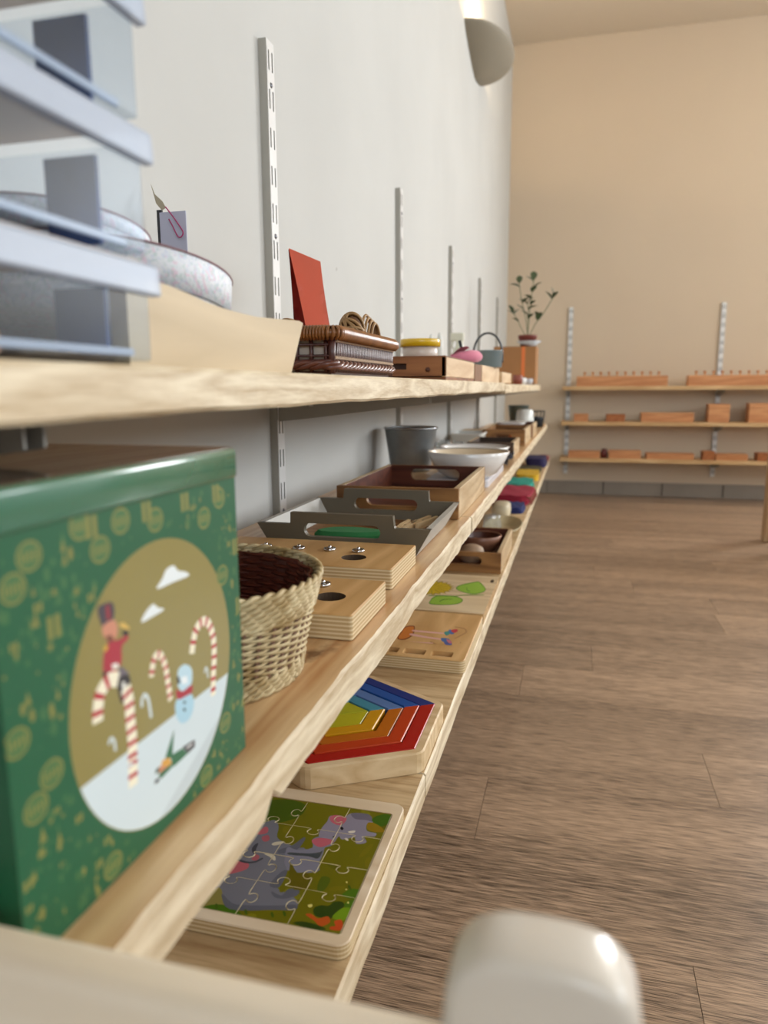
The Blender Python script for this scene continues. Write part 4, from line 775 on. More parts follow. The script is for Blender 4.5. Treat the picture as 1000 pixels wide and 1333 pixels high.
xs = [X0, .1925, .2300, .2680, X1]; ys = [Y0, .4315, .4620, .5003, Y1]
def knob(a, b, sgn, rad_=.0047):
    """jigsaw edge from a to b with a round knob on the side sgn"""
    a, b = Vector(a), Vector(b); d = (b - a); L_ = d.length; d.normalize(); n = Vector((-d.y, d.x)) * sgn
    m = (a + b) / 2; P = [a, a + d * (L_ / 2 - .0062)]; c = m + n * .0042
    P.append(m - d * .0030 + n * .0004)
    for k in range(13):
        an = radians(232) - radians(284) * k / 12; P.append(c + d * (rad_ * cos(an)) + n * (rad_ * .8 * sin(an)))
    P.append(m + d * .0030 + n * .0004); P += [a + d * (L_ / 2 + .0062), b]
    return [tuple(p) for p in P]
er = random.Random(5); EH, EV = {}, {}
for i in range(5):
    for j in range(5):
        if i < 4: EH[i, j] = knob((xs[i], ys[j]), (xs[i + 1], ys[j]), er.choice((-1, 1))) if 0 < j < 4 else [(xs[i], ys[j]), (xs[i + 1], ys[j])]
        if j < 4: EV[i, j] = knob((xs[i], ys[j]), (xs[i], ys[j + 1]), er.choice((-1, 1))) if 0 < i < 4 else [(xs[i], ys[j]), (xs[i], ys[j + 1])]
pal2 = ['6b6a08']; id2 = {'6b6a08': 0}; eart = []
for k in range(26):
    a, b = er.uniform(X0, X1), er.uniform(Y0, Y1); eart.append((ell(a, b, er.uniform(.003, .012), er.uniform(.002, .005), 10, er.uniform(0, 3)), ['746f0c', '5f600a', '7a7a14'][k % 3]))
# the part of the picture the shelf above hides from the photograph continues in the same manner
eart += [(ell(.205, .44, .03, .026, 24), '737783'), (ell(.176, .475, .014, .018, 18), '56607a'), (ell(.17, .52, .02, .012, 14), '3f5a0c')]
eart += [(smoothloop(p, 3), c) for c, p in ART_ELE]
for a, b in ((.2545, .402), (.262, .405), (.236, .4), (.297, .441), (.214, .4)): eart.append((ell(a, b, .001, .003, 8, .6), '3a5a0c'))
def s2(c):
    if c not in id2: id2[c] = len(pal2); pal2.append(c)
    return id2[c]
eart = [([(x - OX, y - OY) for x, y in p], s2(c)) for p, c in eart]
m_pz = [mat('print_' + c, c, .32, coat=.15) for c in pal2] + [mat('cut_edge_wood', 'd9cfae', .6)]
EDGE = len(pal2)
def inset(loop, d):
    n = len(loop); o = []; s = 1 if sarea(loop) > 0 else -1
    for i in range(n):
        p0, p1, p2 = Vector(loop[i - 1]), Vector(loop[i]), Vector(loop[(i + 1) % n]); e1 = (p1 - p0); e2 = (p2 - p1)
        if e1.length < 1e-7 or e2.length < 1e-7: o.append(tuple(p1)); continue
        e1.normalize(); e2.normalize(); b = Vector((-e1.y - e2.y, e1.x + e2.x)) * s
        if b.length < .2: b = Vector((-e1.y, e1.x)) * s
        b.normalize(); o.append(tuple(p1 + b * d))
    return o
for i in range(4):
    for j in range(4):
        L_ = EH[i, j][:-1] + EV[i + 1, j][:-1] + EH[i, j + 1][::-1][:-1] + EV[i, j][::-1][:-1]
        L_ = [(x - OX, y - OY) for x, y in L_]; bm = NB(); inn = inset(L_, .00042); bot = inset(L_, .00008)
        zt = .0100 + .0004 * er.random()
        printed(bm, inn, eart, zt); n = len(inn)
        vt = [bm.verts.new((x, y, zt)) for x, y in inn]; vm_ = [bm.verts.new((x, y, zt - .0009)) for x, y in bot]; vb = [bm.verts.new((x, y, .0046)) for x, y in bot]
        for k in range(n):
            q = (k + 1) % n
            for f in ((vm_[k], vm_[q], vt[q], vt[k]), (vb[k], vb[q], vm_[q], vm_[k])):
                try: bm.faces.new(f).material_index = EDGE
                except ValueError: pass
        for f in bm.faces:
            if f.normal.z < -.5: f.normal_flip()
        obj('jigsaw_piece', bm, m_pz, t)
# ---- hexagon rainbow block puzzle
CX, CY = .2140, .6810
t = thing('hexagon_puzzle', 'six-sided wooden tray of nested rainbow pieces, blue at back and red in front', 'puzzle', (CX, CY, ZL))
m_htray = wood('pine_hex_tray', 'c7a87a', 'e2cba4', 'x', freq=12, stretch=7, rough=.5)
hexa = lambda R: [(R * cos(radians(-90 + 60 * k)), R * sin(radians(-90 + 60 * k))) for k in range(6)]
RO, RI = .1135, .1035
def rhex(R, c=.006):
    o = []; H6 = hexa(R)
    for k in range(6):
        p, a, b = Vector(H6[k]), Vector(H6[k - 1]), Vector(H6[(k + 1) % 6]); o += [tuple(p + (a - p).normalized() * c), tuple(p + (a - p).normalized() * c * .35 + (b - p).normalized() * c * .35), tuple(p + (b - p).normalized() * c)]
    return o
bm = NB(); plate(bm, rhex(RO), 0, .009); obj('tray_base', bm, m_htray, t)
bm = NB(); plate(bm, rhex(RO), .009, .0205, [hexa(RI)], bev=.0015); obj('tray_rim', bm, m_htray, t)
warm = ['a8150f', 'b83a12', 'b8650f', 'c9920c', 'b5b01e']; cold = ['0e2f78', '12509c', '5477ad', '3f8ba0', 'a9ab22']
WD = .0172
for k in range(5):
    Ro = RI - .0006 - k * (WD * 1.0 + .0008) * 1.0; Ri = Ro - WD; g_ = .0010 if k != 3 else .003
    for half, cl in ((0, warm[k]), (1, cold[k])):
        order = [5, 0, 1, 2] if half == 0 else [2, 3, 4, 5]
        # vertices are at -90+60k degrees: 1 = lower right, 2 = upper right; warm covers the sides facing the viewer, blue the sides facing away
        A = [Vector(hexa(Ro)[q]) for q in order]
        B = [Vector(hexa(max(Ri, .001))[q]) for q in order][::-1] if k < 4 else []
        P = A + B
        dirn = (Vector(hexa(1)[0 if half == 0 else 3]) * .6 + Vector(hexa(1)[1 if half == 0 else 4]) * .6).normalized() * .0005
        P = [tuple(p + dirn + Vector((-.0028 if k >= 3 else 0, 0))) for p in P]; bm = NB()
        plate(bm, P, .0092, .0212 + .0006 * (k % 2), bev=.0009); obj('nested_piece', bm, M_(cl, .35), t, label=None)
# ---- pull-out picture board with three recesses
t = thing('picture_puzzle', 'plywood picture board with pink legged bird inlay and three small recesses', 'puzzle', (.236, .968, ZL))
OX, OY = .236, .968; w = lambda p: [(x - OX, y - OY) for x, y in p]
bm = NB(); hol = [w([(.172, .881), (.1985, .881), (.1985, .899), (.172, .899)])] + [w(rrect(min(q[0] for q in p) + .001, max(q[0] for q in p) - .001, .882, .9, .002, 2)) for p in REC_NUM]
plate(bm, rrect(.155 - OX, .3145 - OX, .872 - OY, 1.066 - OY, .008), .008, .0172, hol, mi=0, mi_side=1, mi_hole=0, bev=.001); obj('board', bm, [m_ply, m_plye], t)
bm = NB(); plate(bm, rrect(.155 - OX, .3145 - OX, .872 - OY, 1.066 - OY, .008), 0, .008, mi=0, mi_side=1); obj('backing_board', bm, [m_ply, m_plye], t)
bm = NB(); idn = {}; pn = []
arts = []
for c, p in ART_NUM:
    if c not in idn: idn[c] = len(pn) + 1; pn.append(c)
    arts.append((w(smoothloop(p, 3)), idn[c]))
lo = w([(.207, .925), (.29, .925), (.312, .95), (.311, 1.0), (.295, 1.045), (.205, 1.045)]); printed(bm, lo, arts, .01745, 0)
for f in bm.faces:
    if f.normal.z < 0: f.normal_flip()
obj('inlay', bm, [m_ply] + [M_(c, .5) for c in pn], t)
for k, p in enumerate(REC_NUM):
    cx_ = sum(q[0] for q in p) / 4; bm = NB(); box(bm, cx_ - .011 - OX, cx_ + .009 - OX, .885 - OY, .896 - OY, .008, .0125, .0008); obj('number_tile', bm, m_acal, t)
# ---- leaf puzzle
t = thing('leaf_puzzle', 'pale plywood puzzle board with two green leaves and a yellow dandelion', 'puzzle', (.236, 1.19, ZL))
OX, OY = .236, 1.19
bm = NB(); R4 = sq(.157 - OX, .3135 - OX, 1.0755 - OY, 1.303 - OY)
star = []
for k in range(44):
    a = 2 * pi * k / 44; r = 1 if k % 2 else .80; star.append((.207 + .040 * r * cos(a) - OX, 1.205 + .047 * r * sin(a) - OY))
star_in = [(x * .93 + (.207 - OX) * .07, y * .93 + (1.205 - OY) * .07) for x, y in star]
idl = {}; pl_ = []
def s3(c):
    if c not in idl: idl[c] = len(pl_) + 1; pl_.append(c)
    return idl[c]
arts = [(star, s3('8a7a1a')), (star_in, s3('c4a91e'))]
for k in range(14):
    a = 2 * pi * k / 14; arts.append((stroke([(.207 + .012 * cos(a) - OX, 1.205 + .014 * sin(a) - OY), (.207 + .034 * cos(a) - OX, 1.205 + .040 * sin(a) - OY)], .0013), s3('8a7a1a')))
arts += [(w(smoothloop(p, 3)), s3(c)) for c, p in ART_LEAF]
printed(bm, R4, arts, .0160, 0)
for f in bm.faces:
    if f.normal.z < 0: f.normal_flip()
obj('printed_face', bm, [m_plyl] + [M_(c, .5) for c in pl_], t)
bm = NB(); plate(bm, R4, 0, .0159, mi=0, mi_side=0); obj('board', bm, [wood('leaf_board_edge', 'a17c52', 'cbaa7c', 'x', freq=14, stretch=9, rough=.5)], t)
# ---- dark tray with bowls
box_tray('wooden_tray', 'brown slot-handled box tray holding a brown bowl, on lowest shelf', 'tray', .158, .3085, 1.387, 1.652, ZL, .0405, m_acac, m_wal, m_acal, slot_w=.075, slot_h=.017)
bowl('round brown wooden bowl in the box tray of the lowest shelf', .250, 1.545, ZL + .0063, .044, .022, .038, mat('brown_glazed', '8b5f48', .35), mat('dark_brown_glaze', '4a241a', .35), n=36)
t = thing('small_pot', 'small rounded beige clay pot in front of the brown bowl', 'pot', (.243, 1.448, ZL + .0063))
bm = NB(); lathe(bm, [(0, 0), (.020, 0), (.026, .010), (.0265, .020), (.022, .031), (.012, .036), (0, .037)], n=28); obj('clay_body', bm, mat('beige_clay', 'a58a70', .6), t)
# ---- ribbed glass tumbler upside down
t = thing('ribbed_tumbler', 'upturned ribbed clear glass tumbler behind the box tray', 'glass', (.252, 1.735, ZL))
bm = NB(); nn = 48
rings = []
for r, z in ((.0245, 0), (.0235, .010), (.0215, .030), (.0185, .050), (.0165, .056), (0.010, .057)):
    rings.append([bm.verts.new(((r * (1 + .035 * (1 if k % 2 else -1))) * cos(2 * pi * k / nn), (r * (1 + .035 * (1 if k % 2 else -1))) * sin(2 * pi * k / nn), z)) for k in range(nn)])
for a, b in zip(rings, rings[1:]):
    for k in range(nn): bm.faces.new((a[k], a[(k + 1) % nn], b[(k + 1) % nn], b[k]))
bm.faces.new(rings[-1]); obj('ribbed_glass', bm, m_glassy, t)
# ---- oval pale tray
t = thing('oval_dish', 'pale oval wooden dish with a flared rim beside the glass tumbler', 'dish', (.272, 1.815, ZL))
bm = NB(); E_ = lambda a, b, z: [bm.verts.new((x, y, z)) for x, y in ell(0, 0, a, b, 40)]
L_ = [E_(.026, .075, 0), E_(.048, .118, .019), E_(.046, .116, .0205), E_(.024, .072, .003)]
for a, b in zip(L_, L_[1:]):
    for k in range(40): bm.faces.new((a[k], a[(k + 1) % 40], b[(k + 1) % 40], b[k]))
bm.faces.new(L_[0][::-1]); bm.faces.new(L_[-1]); obj('dish_body', bm, mat('pale_wood_dish', 'b9ab86', .45, var=.25, vscale=30), t, smooth=40)
# ---- soap shaped block, cloths
def lump(name, label, cat, loc, sx, sy, sz, m, seed, group=None, amp=.08):
    bm = NB(); bmesh.ops.create_icosphere(bm, subdivisions=3, radius=1); rr = random.Random(seed); p = [rr.uniform(0, 6) for _ in range(6)]
    for v in bm.verts:
        x, y, z = v.co; q = lambda a: (abs(a) ** .6) * (1 if a > 0 else -1); k = 1 + amp * (sin(5 * x + p[0]) + sin(6 * y + p[1]) + sin(4 * z + p[2])) / 2
        v.co = (q(x) * sx * k, q(y) * sy * k, (q(z) * .5 + .5) * sz)
    return tag(obj(name, bm, m, loc=loc, smooth=180), label, cat, group)
lump('soap_block', 'cream rounded soap block behind the oval wooden dish', 'soap', (.247, 2.015, ZL), .026, .045, .045, mat('cream_soap', 'cfc4a6', .5, var=.15), 1, amp=.03)
def cloth(label, x0, x1, y0, y1, h, m, seed, dots=0, group='folded cloths on the lowest shelf'):
    rr = random.Random(seed); t = thing('folded_cloth', label, 'cloth', ((x0 + x1) / 2, (y0 + y1) / 2, ZL), rr.uniform(-.05, .05), group); hx, hy = (x1 - x0) / 2, (y1 - y0) / 2; n = max(2, int(h / .007))
    for q in range(n):
        bm = NB(); z0 = h * q / n; z1 = z0 + h / n - .0006; N1, N2 = 14, 14; d = rr.uniform(-.003, .003)
        a = [rr.uniform(0, 6) for _ in range(4)]; G_ = [[[bm.verts.new((hx * (2 * i / N1 - 1) * (1 - .12 * abs(2 * j / N2 - 1) ** 6) + d, hy * (2 * j / N2 - 1) * (1 - .1 * abs(2 * i / N1 - 1) ** 6), z0 + (z1 - z0) * s + (.0014 * sin(i * .9 + a[0]) * sin(j * .7 + a[1]) if q == n - 1 and s else 0))) for j in range(N2 + 1)] for i in range(N1 + 1)] for s in (0, 1)]
        for s in (0, 1):
            for i in range(N1):
                for j in range(N2):
                    f = (G_[s][i][j], G_[s][i + 1][j], G_[s][i + 1][j + 1], G_[s][i][j + 1]); bm.faces.new(f if s else f[::-1])
        rim = [(i, 0) for i in range(N1)] + [(N1, j) for j in range(N2)] + [(i, N2) for i in range(N1, 0, -1)] + [(0, j) for j in range(N2, 0, -1)]
        for k in range(len(rim)):
            (a1, b1), (a2, b2) = rim[k], rim[(k + 1) % len(rim)]; bm.faces.new((G_[0][a1][b1], G_[0][a2][b2], G_[1][a2][b2], G_[1][a1][b1]))
        obj('fold', bm, m, t, smooth=60)
    return t
fab = lambda c, **k: mat('cotton_' + c, c, .85, bump=.5, bscale=500, var=.2, vscale=60, **k)
cloth('small navy blue folded cloth in front of the crimson cloth', .252, .302, 2.085, 2.20, .018, fab('1d2a66'), 3)
t = cloth('crimson red folded cloth with a fringe on the lowest shelf', .19, .312, 2.23, 2.47, .032, fab('a31f3a'), 4)
bm = NB()
for k in range(22): tube(bm, [(.05 + .001 * sin(k), -.11 + .01 * k, .03), (.064, -.11 + .01 * k, .02), (.068, -.11 + .01 * k + .003 * sin(k * 2), .002)], .0018, 5)
tag(obj('fringe', bm, fab('8f4436'), t), kind='stuff')
cloth('turquoise folded cloth behind the crimson one', .205, .299, 2.54, 2.74, .026, fab('1d9f8c'), 5)
cloth('yellow folded cloth behind the turquoise one', .215, .302, 2.84, 3.04, .024, fab('d8b028'), 6)
cloth('dark olive folded cloth behind the yellow one', .215, .303, 3.10, 3.26, .016, fab('4b4426'), 7)
cloth('dark purple folded cloth at the end of the lowest shelf', .225, .312, 3.32, 3.52, .040, fab('27204f'), 8)
bm = NB(); lathe(bm, [(0, 0), (.008, 0), (.012, .008), (.008, .016), (0, .018)], n=14); tag(obj('pine_cone', bm, M_('3f2a1c', .8), loc=(.290, 2.51, ZL)), 'tiny dark brown cone between the crimson and turquoise cloths', 'cone')
lump('red_pouch', 'dull red pouch at the very end of the lowest shelf', 'pouch', (.29, 3.59, ZL), .028, .03, .035, fab('8a4a44'), 9)
# ================================================================== upper shelf (top z = .675)
# ---- clear plastic drawer tower
t = thing('drawer_tower', 'clear plastic drawer tower with three see-through drawers, at upper left', 'drawer unit', (.14, .139, ZU))
m_clr = clear('clear_plastic', (.83, .88, .93, 1), gloss=.06, rough=.28, diff=.06, fr=.06, dcol=(.62, .72, .84, 1))
m_mist = clear('misty_plastic_lip', (.72, .76, .82, 1), gloss=.12, rough=.4, diff=.5, fr=.08, dcol=(.72, .80, .93, 1))
m_frm = clear('tower_frame_plastic', (.8, .76, .72, 1), gloss=.1, rough=.4, fr=.06, diff=.6, dcol=(.85, .72, .62, 1))
m_blue = mat('blue_side_panel', '1b447f', .7, var=.35, vscale=30)
m_bge = mat('beige_card_panel', 'cdbfa6', .7)
TY0, TY1, TX0, TX1 = -.139, .136, -.12, .129
hs = [(.0, .0395), (.0425, .0905), (.0935, .1415), (.1445, .1925)]
for z0, z1 in hs:
    bm = NB()      # drawer shell: front, two sides, back, floor, all thin walled
    vs = box(bm, TX0 + .02, TX1, TY0 + .004, TY1 - .002, z0 + .0015, z1 - .004, .0012)
    bmesh.ops.delete(bm, geom=[f for f in bm.faces if f.normal.z > .9], context='FACES')
    d = obj('drawer', bm, m_clr, t)
    bm = NB(); P = [(TX1 - .0005, z1 - .0120), (TX1 + .0032, z1 - .0118), (TX1 + .0038, z1 - .0108), (TX1 + .0030, z1 - .0008), (TX1 + .0015, z1 + .0006), (TX1 - .006, z1 + .001), (TX1 - .006, z1), (TX1 + .0012, z1 - .0008), (TX1 + .0018, z1 - .0106), (TX1 - .0005, z1 - .0108)]
    plate(bm, P, TY0, TY1 + .0012, F=lambda u, v, w: (u, w, v)); obj('drawer_lip', recalc(bm), m_mist, d)
    bm = NB(); box(bm, TX0, TX1 - .004, TY0, TY1, z1 + .0012, z1 + .0028, .0003); obj('tier_shelf', bm, m_frm, t)
    # opaque blue panel set just inside the far side wall of each drawer
    bm = NB(); box(bm, .087, .111, TY1 - .0065, TY1 - .0045, z0 + .006, z1 - .008); obj('blue_inner_panel', bm, m_blue, d)
    bm = NB(); box(bm, TX1 - .0050, TX1 - .0030, TY0 + .01, TY1 - .01, z0 + .0035, z0 + .0065, .0004); obj('front_ridge', bm, m_mist, d)
bm = NB(); box(bm, TX0, TX0 + .002, TY0, TY1, 0, .196); box(bm, TX0, TX1 - .006, TY0, TY0 + .002, 0, .196); obj('tower_shell', bm, m_frm, t)
bm = NB(); plate(bm, rrect(-.06, .05, -.05, .05, .02), 0, .012, bev=.004); tag(obj('wooden_disc', bm, mat('salmon_wood', 'b98a6c', .6), loc=(.185, .19, ZU + .004)), 'pinkish rounded wooden board lying in the bottom clear drawer', 'board')
bm = NB(); box(bm, -.06, .06, -.05, .05, 0, .018, .003); tag(obj('blue_case', bm, mat('navy_case', '21436e', .45, var=.2), loc=(.16, .19, ZU + .0462)), 'dark blue flat case lying in the middle clear drawer', 'case')
# ---- long wooden tray with flared end
m_tray = wood('pale_tray', 'bfab88', 'd3c09e', 'y', freq=8, stretch=10, rough=.5, fine=.25)
m_trayd = wood('pale_tray_side', 'b8a480', 'cbb793', 'y', freq=8, stretch=9, rough=.5, fine=.25)
t = thing('wooden_tray', 'long pale wooden tray with curved sides and flared end, beside clear drawers', 'tray', (.16, .40, ZU))
def topz(y): return .0330 + .0060 * math.exp(-((y + .09) / .045) ** 2) + (.004 * max(0, (y - .02) / .08))
ys_ = [-.115 + .211 * k / 30 for k in range(31)]
for s in (-1, 1):
    Q = [(-.115, 0), (.072, 0), (.0965, .0355)] + [(y, topz(y)) for y in reversed(ys_[:-1])]
    bm = NB(); a, b = (.082, .0905) if s > 0 else (-.0905, -.082); plate(bm, Q, a, b, F=lambda u, v, w: (w, u, v)); obj('side_wall', recalc(bm), m_trayd if s > 0 else m_tray, t)
bm = NB(); plate(bm, [(.068, .004), (.0745, .004), (.0945, .034), (.0885, .034)], -.082, .082, F=lambda u, v, w: (w, u, v)); obj('end_wall', recalc(bm), m_tray, t)
bm = NB(); box(bm, -.0818, .0818, -.113, .068, 0, .006); obj('tray_floor', bm, m_tray, t)
# ---- floral round boxes inside the tray
def floral(name):
    m = mat(name, 'e3e6ea', .6); nt = m.node_tree; L = nt.links; b = nt.nodes['Principled BSDF']; tc = nt.nodes.new('ShaderNodeTexCoord')
    prev = None
    for sc, col, lo_, hi_ in ((150, (.55, .62, .78, 1), .52, .60), (90, (.78, .52, .66, 1), .58, .63), (220, (.45, .60, .58, 1), .56, .60)):
        n = nt.nodes.new('ShaderNodeTexNoise'); n.inputs['Scale'].default_value = sc; n.inputs['Detail'].default_value = 1; n.inputs['Distortion'].default_value = 2.5
        mp = nt.nodes.new('ShaderNodeMapping'); mp.inputs['Location'].default_value = (sc, sc * .3, 0); L.new(tc.outputs['Object'], mp.inputs[0]); L.new(mp.outputs[0], n.inputs['Vector'])
        r = nt.nodes.new('ShaderNodeMapRange'); r.inputs[1].default_value = lo_; r.inputs[2].default_value = hi_; r.inputs[4].default_value = .55; L.new(n.outputs['Fac'], r.inputs[0])
        mx = nt.nodes.new('ShaderNodeMixRGB'); L.new(r.outputs[0], mx.inputs[0]); mx.inputs[2].default_value = col
        if prev is None: mx.inputs[1].default_value = (.80, .83, .88, 1)
        else: L.new(prev, mx.inputs[1])
        prev = mx.outputs[0]
    L.new(prev, b.inputs['Base Color']); return m
m_flo = floral('floral_paper'); m_trim = mat('dusty_rose_cord', '8a6a70', .7)
def round_box(label, x, y, z, R, h, tilt, group=None):
    t = thing('round_box', label, 'box', (x, y, z), 0, group); t.rotation_euler = (tilt, 0, 0)
    bm = NB(); lathe(bm, [(0, 0), (R * .97, 0), (R * .97, h * .55)], n=48); obj('base', bm, m_flo, t)
    bm = NB(); lathe(bm, [(R * .97, h * .45), (R, h * .45), (R, h - .001), (R - .001, h), (0, h)], n=48); obj('lid', bm, m_flo, t)
    bm = NB(); tube(bm, [(R * cos(a), R * sin(a), h - .0004) for a in [2 * pi * k / 48 for k in range(48)]], .0007, 5, closed=True); obj('edge_cord', bm, m_trim, t)
round_box('round box in pale floral paper lying in the wooden tray', .156, .398, ZU + .0225, .078, .039, -.13)
round_box('smaller lace-edged round floral box on top of the larger floral box', .150, .368, ZU + .0665, .052, .014, -.13)
# ---- note card with a paperclip leaning on the wall
t = thing('note_card', 'small lilac note card standing against the wall above the floral boxes', 'card', (.030, .70, ZU + .0005))
bm = NB(); box(bm, -.012, .018, 0, .0014, 0, .168, .0003); obj('card_sheet', bm, mat('lilac_card', 'aeb0c4', .7), t)
bm = NB(); box(bm, -.016, -.010, .0015, .004, 0, .171, .0003); obj('dark_spine', bm, M_('2a2c33', .7), t)
bm = NB(); C_ = [(-.002, .160), (.006, .150), (.014, .139), (.0165, .134), (.014, .130), (.010, .131), (.005, .141), (.001, .148)]
tube(bm, [(x, -.0015, z) for x, z in smoothline([(a, b + .012) for a, b in C_], 4)], .0007, 5)
tag(obj('paper_clip', bm, mat('pink_wire', 'a8306a', .35), loc=(.030, .6975, ZU + .0005)), 'pink paperclip on the lilac note card', 'paperclip')
bm = NB(); plate(bm, [(-.020, .196), (-.016, .186), (-.008, .179), (-.004, .172), (-.009, .170), (-.015, .177)], 0, .0006, F=lambda u, v, w: (u, w, v)); obj('torn_tape', recalc(bm), mat('torn_paper', 'a39a86', .8), t)
# ---- rattan basket
m_rat = mat('rattan_wrap', '8f5a2a', .42, var=.35, vscale=70, coat=.2); m_ratd = mat('rattan_dark', '4a1f16', .45, var=.35, vscale=60, coat=.25); m_twine = mat('natural_twine', 'bfa58c', .7); m_gap = mat('cream_strip', 'b5aca2', .6)
BX0, BX1, BY0, BY1 = .075, .2435, .580, .775
t = thing('rattan_basket', 'dark brown rectangular rattan basket with a honey coloured wrapped rim', 'basket', ((BX0 + BX1) / 2, (BY0 + BY1) / 2, ZU))
hx, hy, hh = (BX1 - BX0) / 2, (BY1 - BY0) / 2, .040
def loop(z, ex=0, r=.006): return [(x, y, z) for x, y in rrect(-hx - ex, hx + ex, -hy - ex, hy + ex, r, 4)]
bm = NB(); tube(bm, loop(.0345, .0035), .0042, 8, closed=True, flat=.9); tube(bm, loop(.0345, -.001), .0035, 8, closed=True); obj('rim_core', bm, m_rat, t)
def along(z, ex, n):
    P = [Vector(p) for p in loop(z, ex)]; P.append(P[0]); Ls = [0]
    for a, b in zip(P, P[1:]): Ls.append(Ls[-1] + (b - a).length)
    o = []
    for k in range(n):
        s = Ls[-1] * k / n
        for i in range(len(P) - 1):
            if Ls[i + 1] >= s: f = (s - Ls[i]) / (Ls[i + 1] - Ls[i] + 1e-9); o.append((P[i].lerp(P[i + 1], f), (P[i + 1] - P[i]).normalized())); break
    return o
bm = NB()
for k, (p, d) in enumerate(along(.0345, .0030, 270)):
    n_ = Vector((d.y, -d.x, 0)); sk_ = d * .0012
    tube(bm, [p + n_ * .0060 * cos(a) + Vector((0, 0, .0056 * sin(a))) + sk_ * (a / 3) for a in [-1.2, -.4, .4, 1.2, 2.0, 2.8, 3.6]], .00155, 4)
tag(obj('rim_wrapping', bm, m_rat, t), kind='stuff')
bm = NB()
for k, (p, d) in enumerate(along(.003, 0, 150)):
    if abs(d.x) < .5: tube(bm, [p, p + Vector((0, 0, .030)) + Vector((d.y, -d.x, 0)) * .0015], .0019, 5)
for k, (p, d) in enumerate(along(.003, 0, 56)):
    if abs(d.x) >= .5: tube(bm, [p, p + Vector((0, 0, .030))], .0020, 5)
tag(obj('stakes', bm, m_ratd, t), kind='stuff')
for s in (-1, 1):
    bm = NB(); box(bm, s * (hx - .0012) - .0006, s * (hx - .0012) + .0006, -hy + .001, hy - .001, .002, .032); obj('dark_lining', bm, m_ratd, t)
    for s2_ in (-1, 1):
        bm = NB(); tube(bm, [(s * (hx - .001), s2_ * (hy - .001), .002), (s * (hx), s2_ * hy, .033)], .0032, 8); obj('corner_post', bm, m_ratd, t)
bm = NB()
for z, ex in ((.0290, .0012), (.0150, .0005), (.0185, -.001)):
    for side in ((-1, 1) if z != .0185 else ()):
        for q in (0, pi):
            pts = [(side * (hx + ex + .0014 + .0010 * cos(90 * yy * 10 + q)), yy, z + .0011 * sin(90 * yy * 10 + q)) for yy in [-hy + 2 * hy * k / 170 for k in range(171)]]
            tube(bm, pts, .00075, 4)
tag(obj('twining', bm, m_twine, t), kind='stuff')
bm = NB()
for q in range(3):
    pts = [p + Vector((d.y, -d.x, 0)) * (.0030 + .0016 * cos(k * .42 + q * 2.09)) + Vector((0, 0, .0020 * sin(k * .42 + q * 2.09))) for k, (p, d) in enumerate(along(.0088, 0, 300))]
    tube(bm, pts, .0024, 6, closed=True)
tag(obj('base_braid', bm, mat('rattan_plait', '6b3a2c', .35, var=.3, vscale=40, coat=.3), t), kind='stuff')
bm = NB()
for s in (-1, 1):
    for z in (.0165, .0255): tube(bm, [(x, s * (hy + .001), z) for x in (-hx, 0, hx)], .0011, 5)
    tube(bm, [(x, s * (hy + .0015), .0115) for x in (-hx, 0, hx)], .0024, 6)
obj('end_weavers', bm, m_ratd, t)
bm = NB()
bm.free()
for s in (-1, 1):
    bm = NB(); box(bm, -hx + .003, hx - .003, s * hy - .0032 * s - .0006, s * hy - .0032 * s + .0006, .003, .031); obj('cream_lining', bm, m_gap, t)
bm = NB(); box(bm, -hx + .002, hx - .002, -hy + .002, hy - .002, .001, .004); obj('basket_floor', bm, m_ratd, t)
# ---- red folder and rattan balls in the basket
m_red = mat('red_card', 'e0684c', .6); m_redd = mat('red_card_shadow_side', '8c2a1c', .6)  # lit front and shadow side of one card painted as two reds
t = thing('red_folder', 'bent red-orange card folder leaning up out of the rattan basket', 'folder', (.19, .70, ZU + .006))
def sheet(P, Qs, th, bow, name, m):
    """ruled sheet between two edge curves P (near edge) and Qs (far edge), both bottom to top"""
    bm = NB(); N1, N2 = 14, 4; g = []
    for i in range(N1 + 1):
        f = i / N1; a = P(f); b = Qs(f); g.append([bm.verts.new(a.lerp(b, j / N2)) for j in range(N2 + 1)])
    for i in range(N1):
        for j in range(N2): bm.faces.new((g[i][j], g[i][j + 1], g[i + 1][j + 1], g[i + 1][j]))
    bmesh.ops.solidify(bm, geom=bm.faces[:], thickness=th); o = obj(name, recalc(bm), m, t, smooth=60); return o
V = Vector; o0 = V((.19, .70, ZU + .006))
def bez(a, b, c): return lambda f: a * (1 - f) ** 2 + b * 2 * f * (1 - f) + c * f * f
B1, T1, B2, T2 = V((.196, .665, .684)), V((.095, .86, .833)), V((.208, .705, .684)), V((.114, .92, .826))
M1 = V((.158, .745, .735)); M2 = V((.163, .80, .742))
sheet(bez(B1 - o0, M1 - o0, T1 - o0), bez(B2 - o0, M2 - o0, T2 - o0), .0009, 0, 'front_sheet', m_red)
sheet(bez(V((.150, .73, .684)) - o0, V((.125, .80, .74)) - o0, V((.094, .861, .832)) - o0), bez(V((.185, .735, .684)) - o0, V((.150, .80, .735)) - o0, V((.1135, .921, .825)) - o0), .0009, 0, 'back_sheet', m_redd)
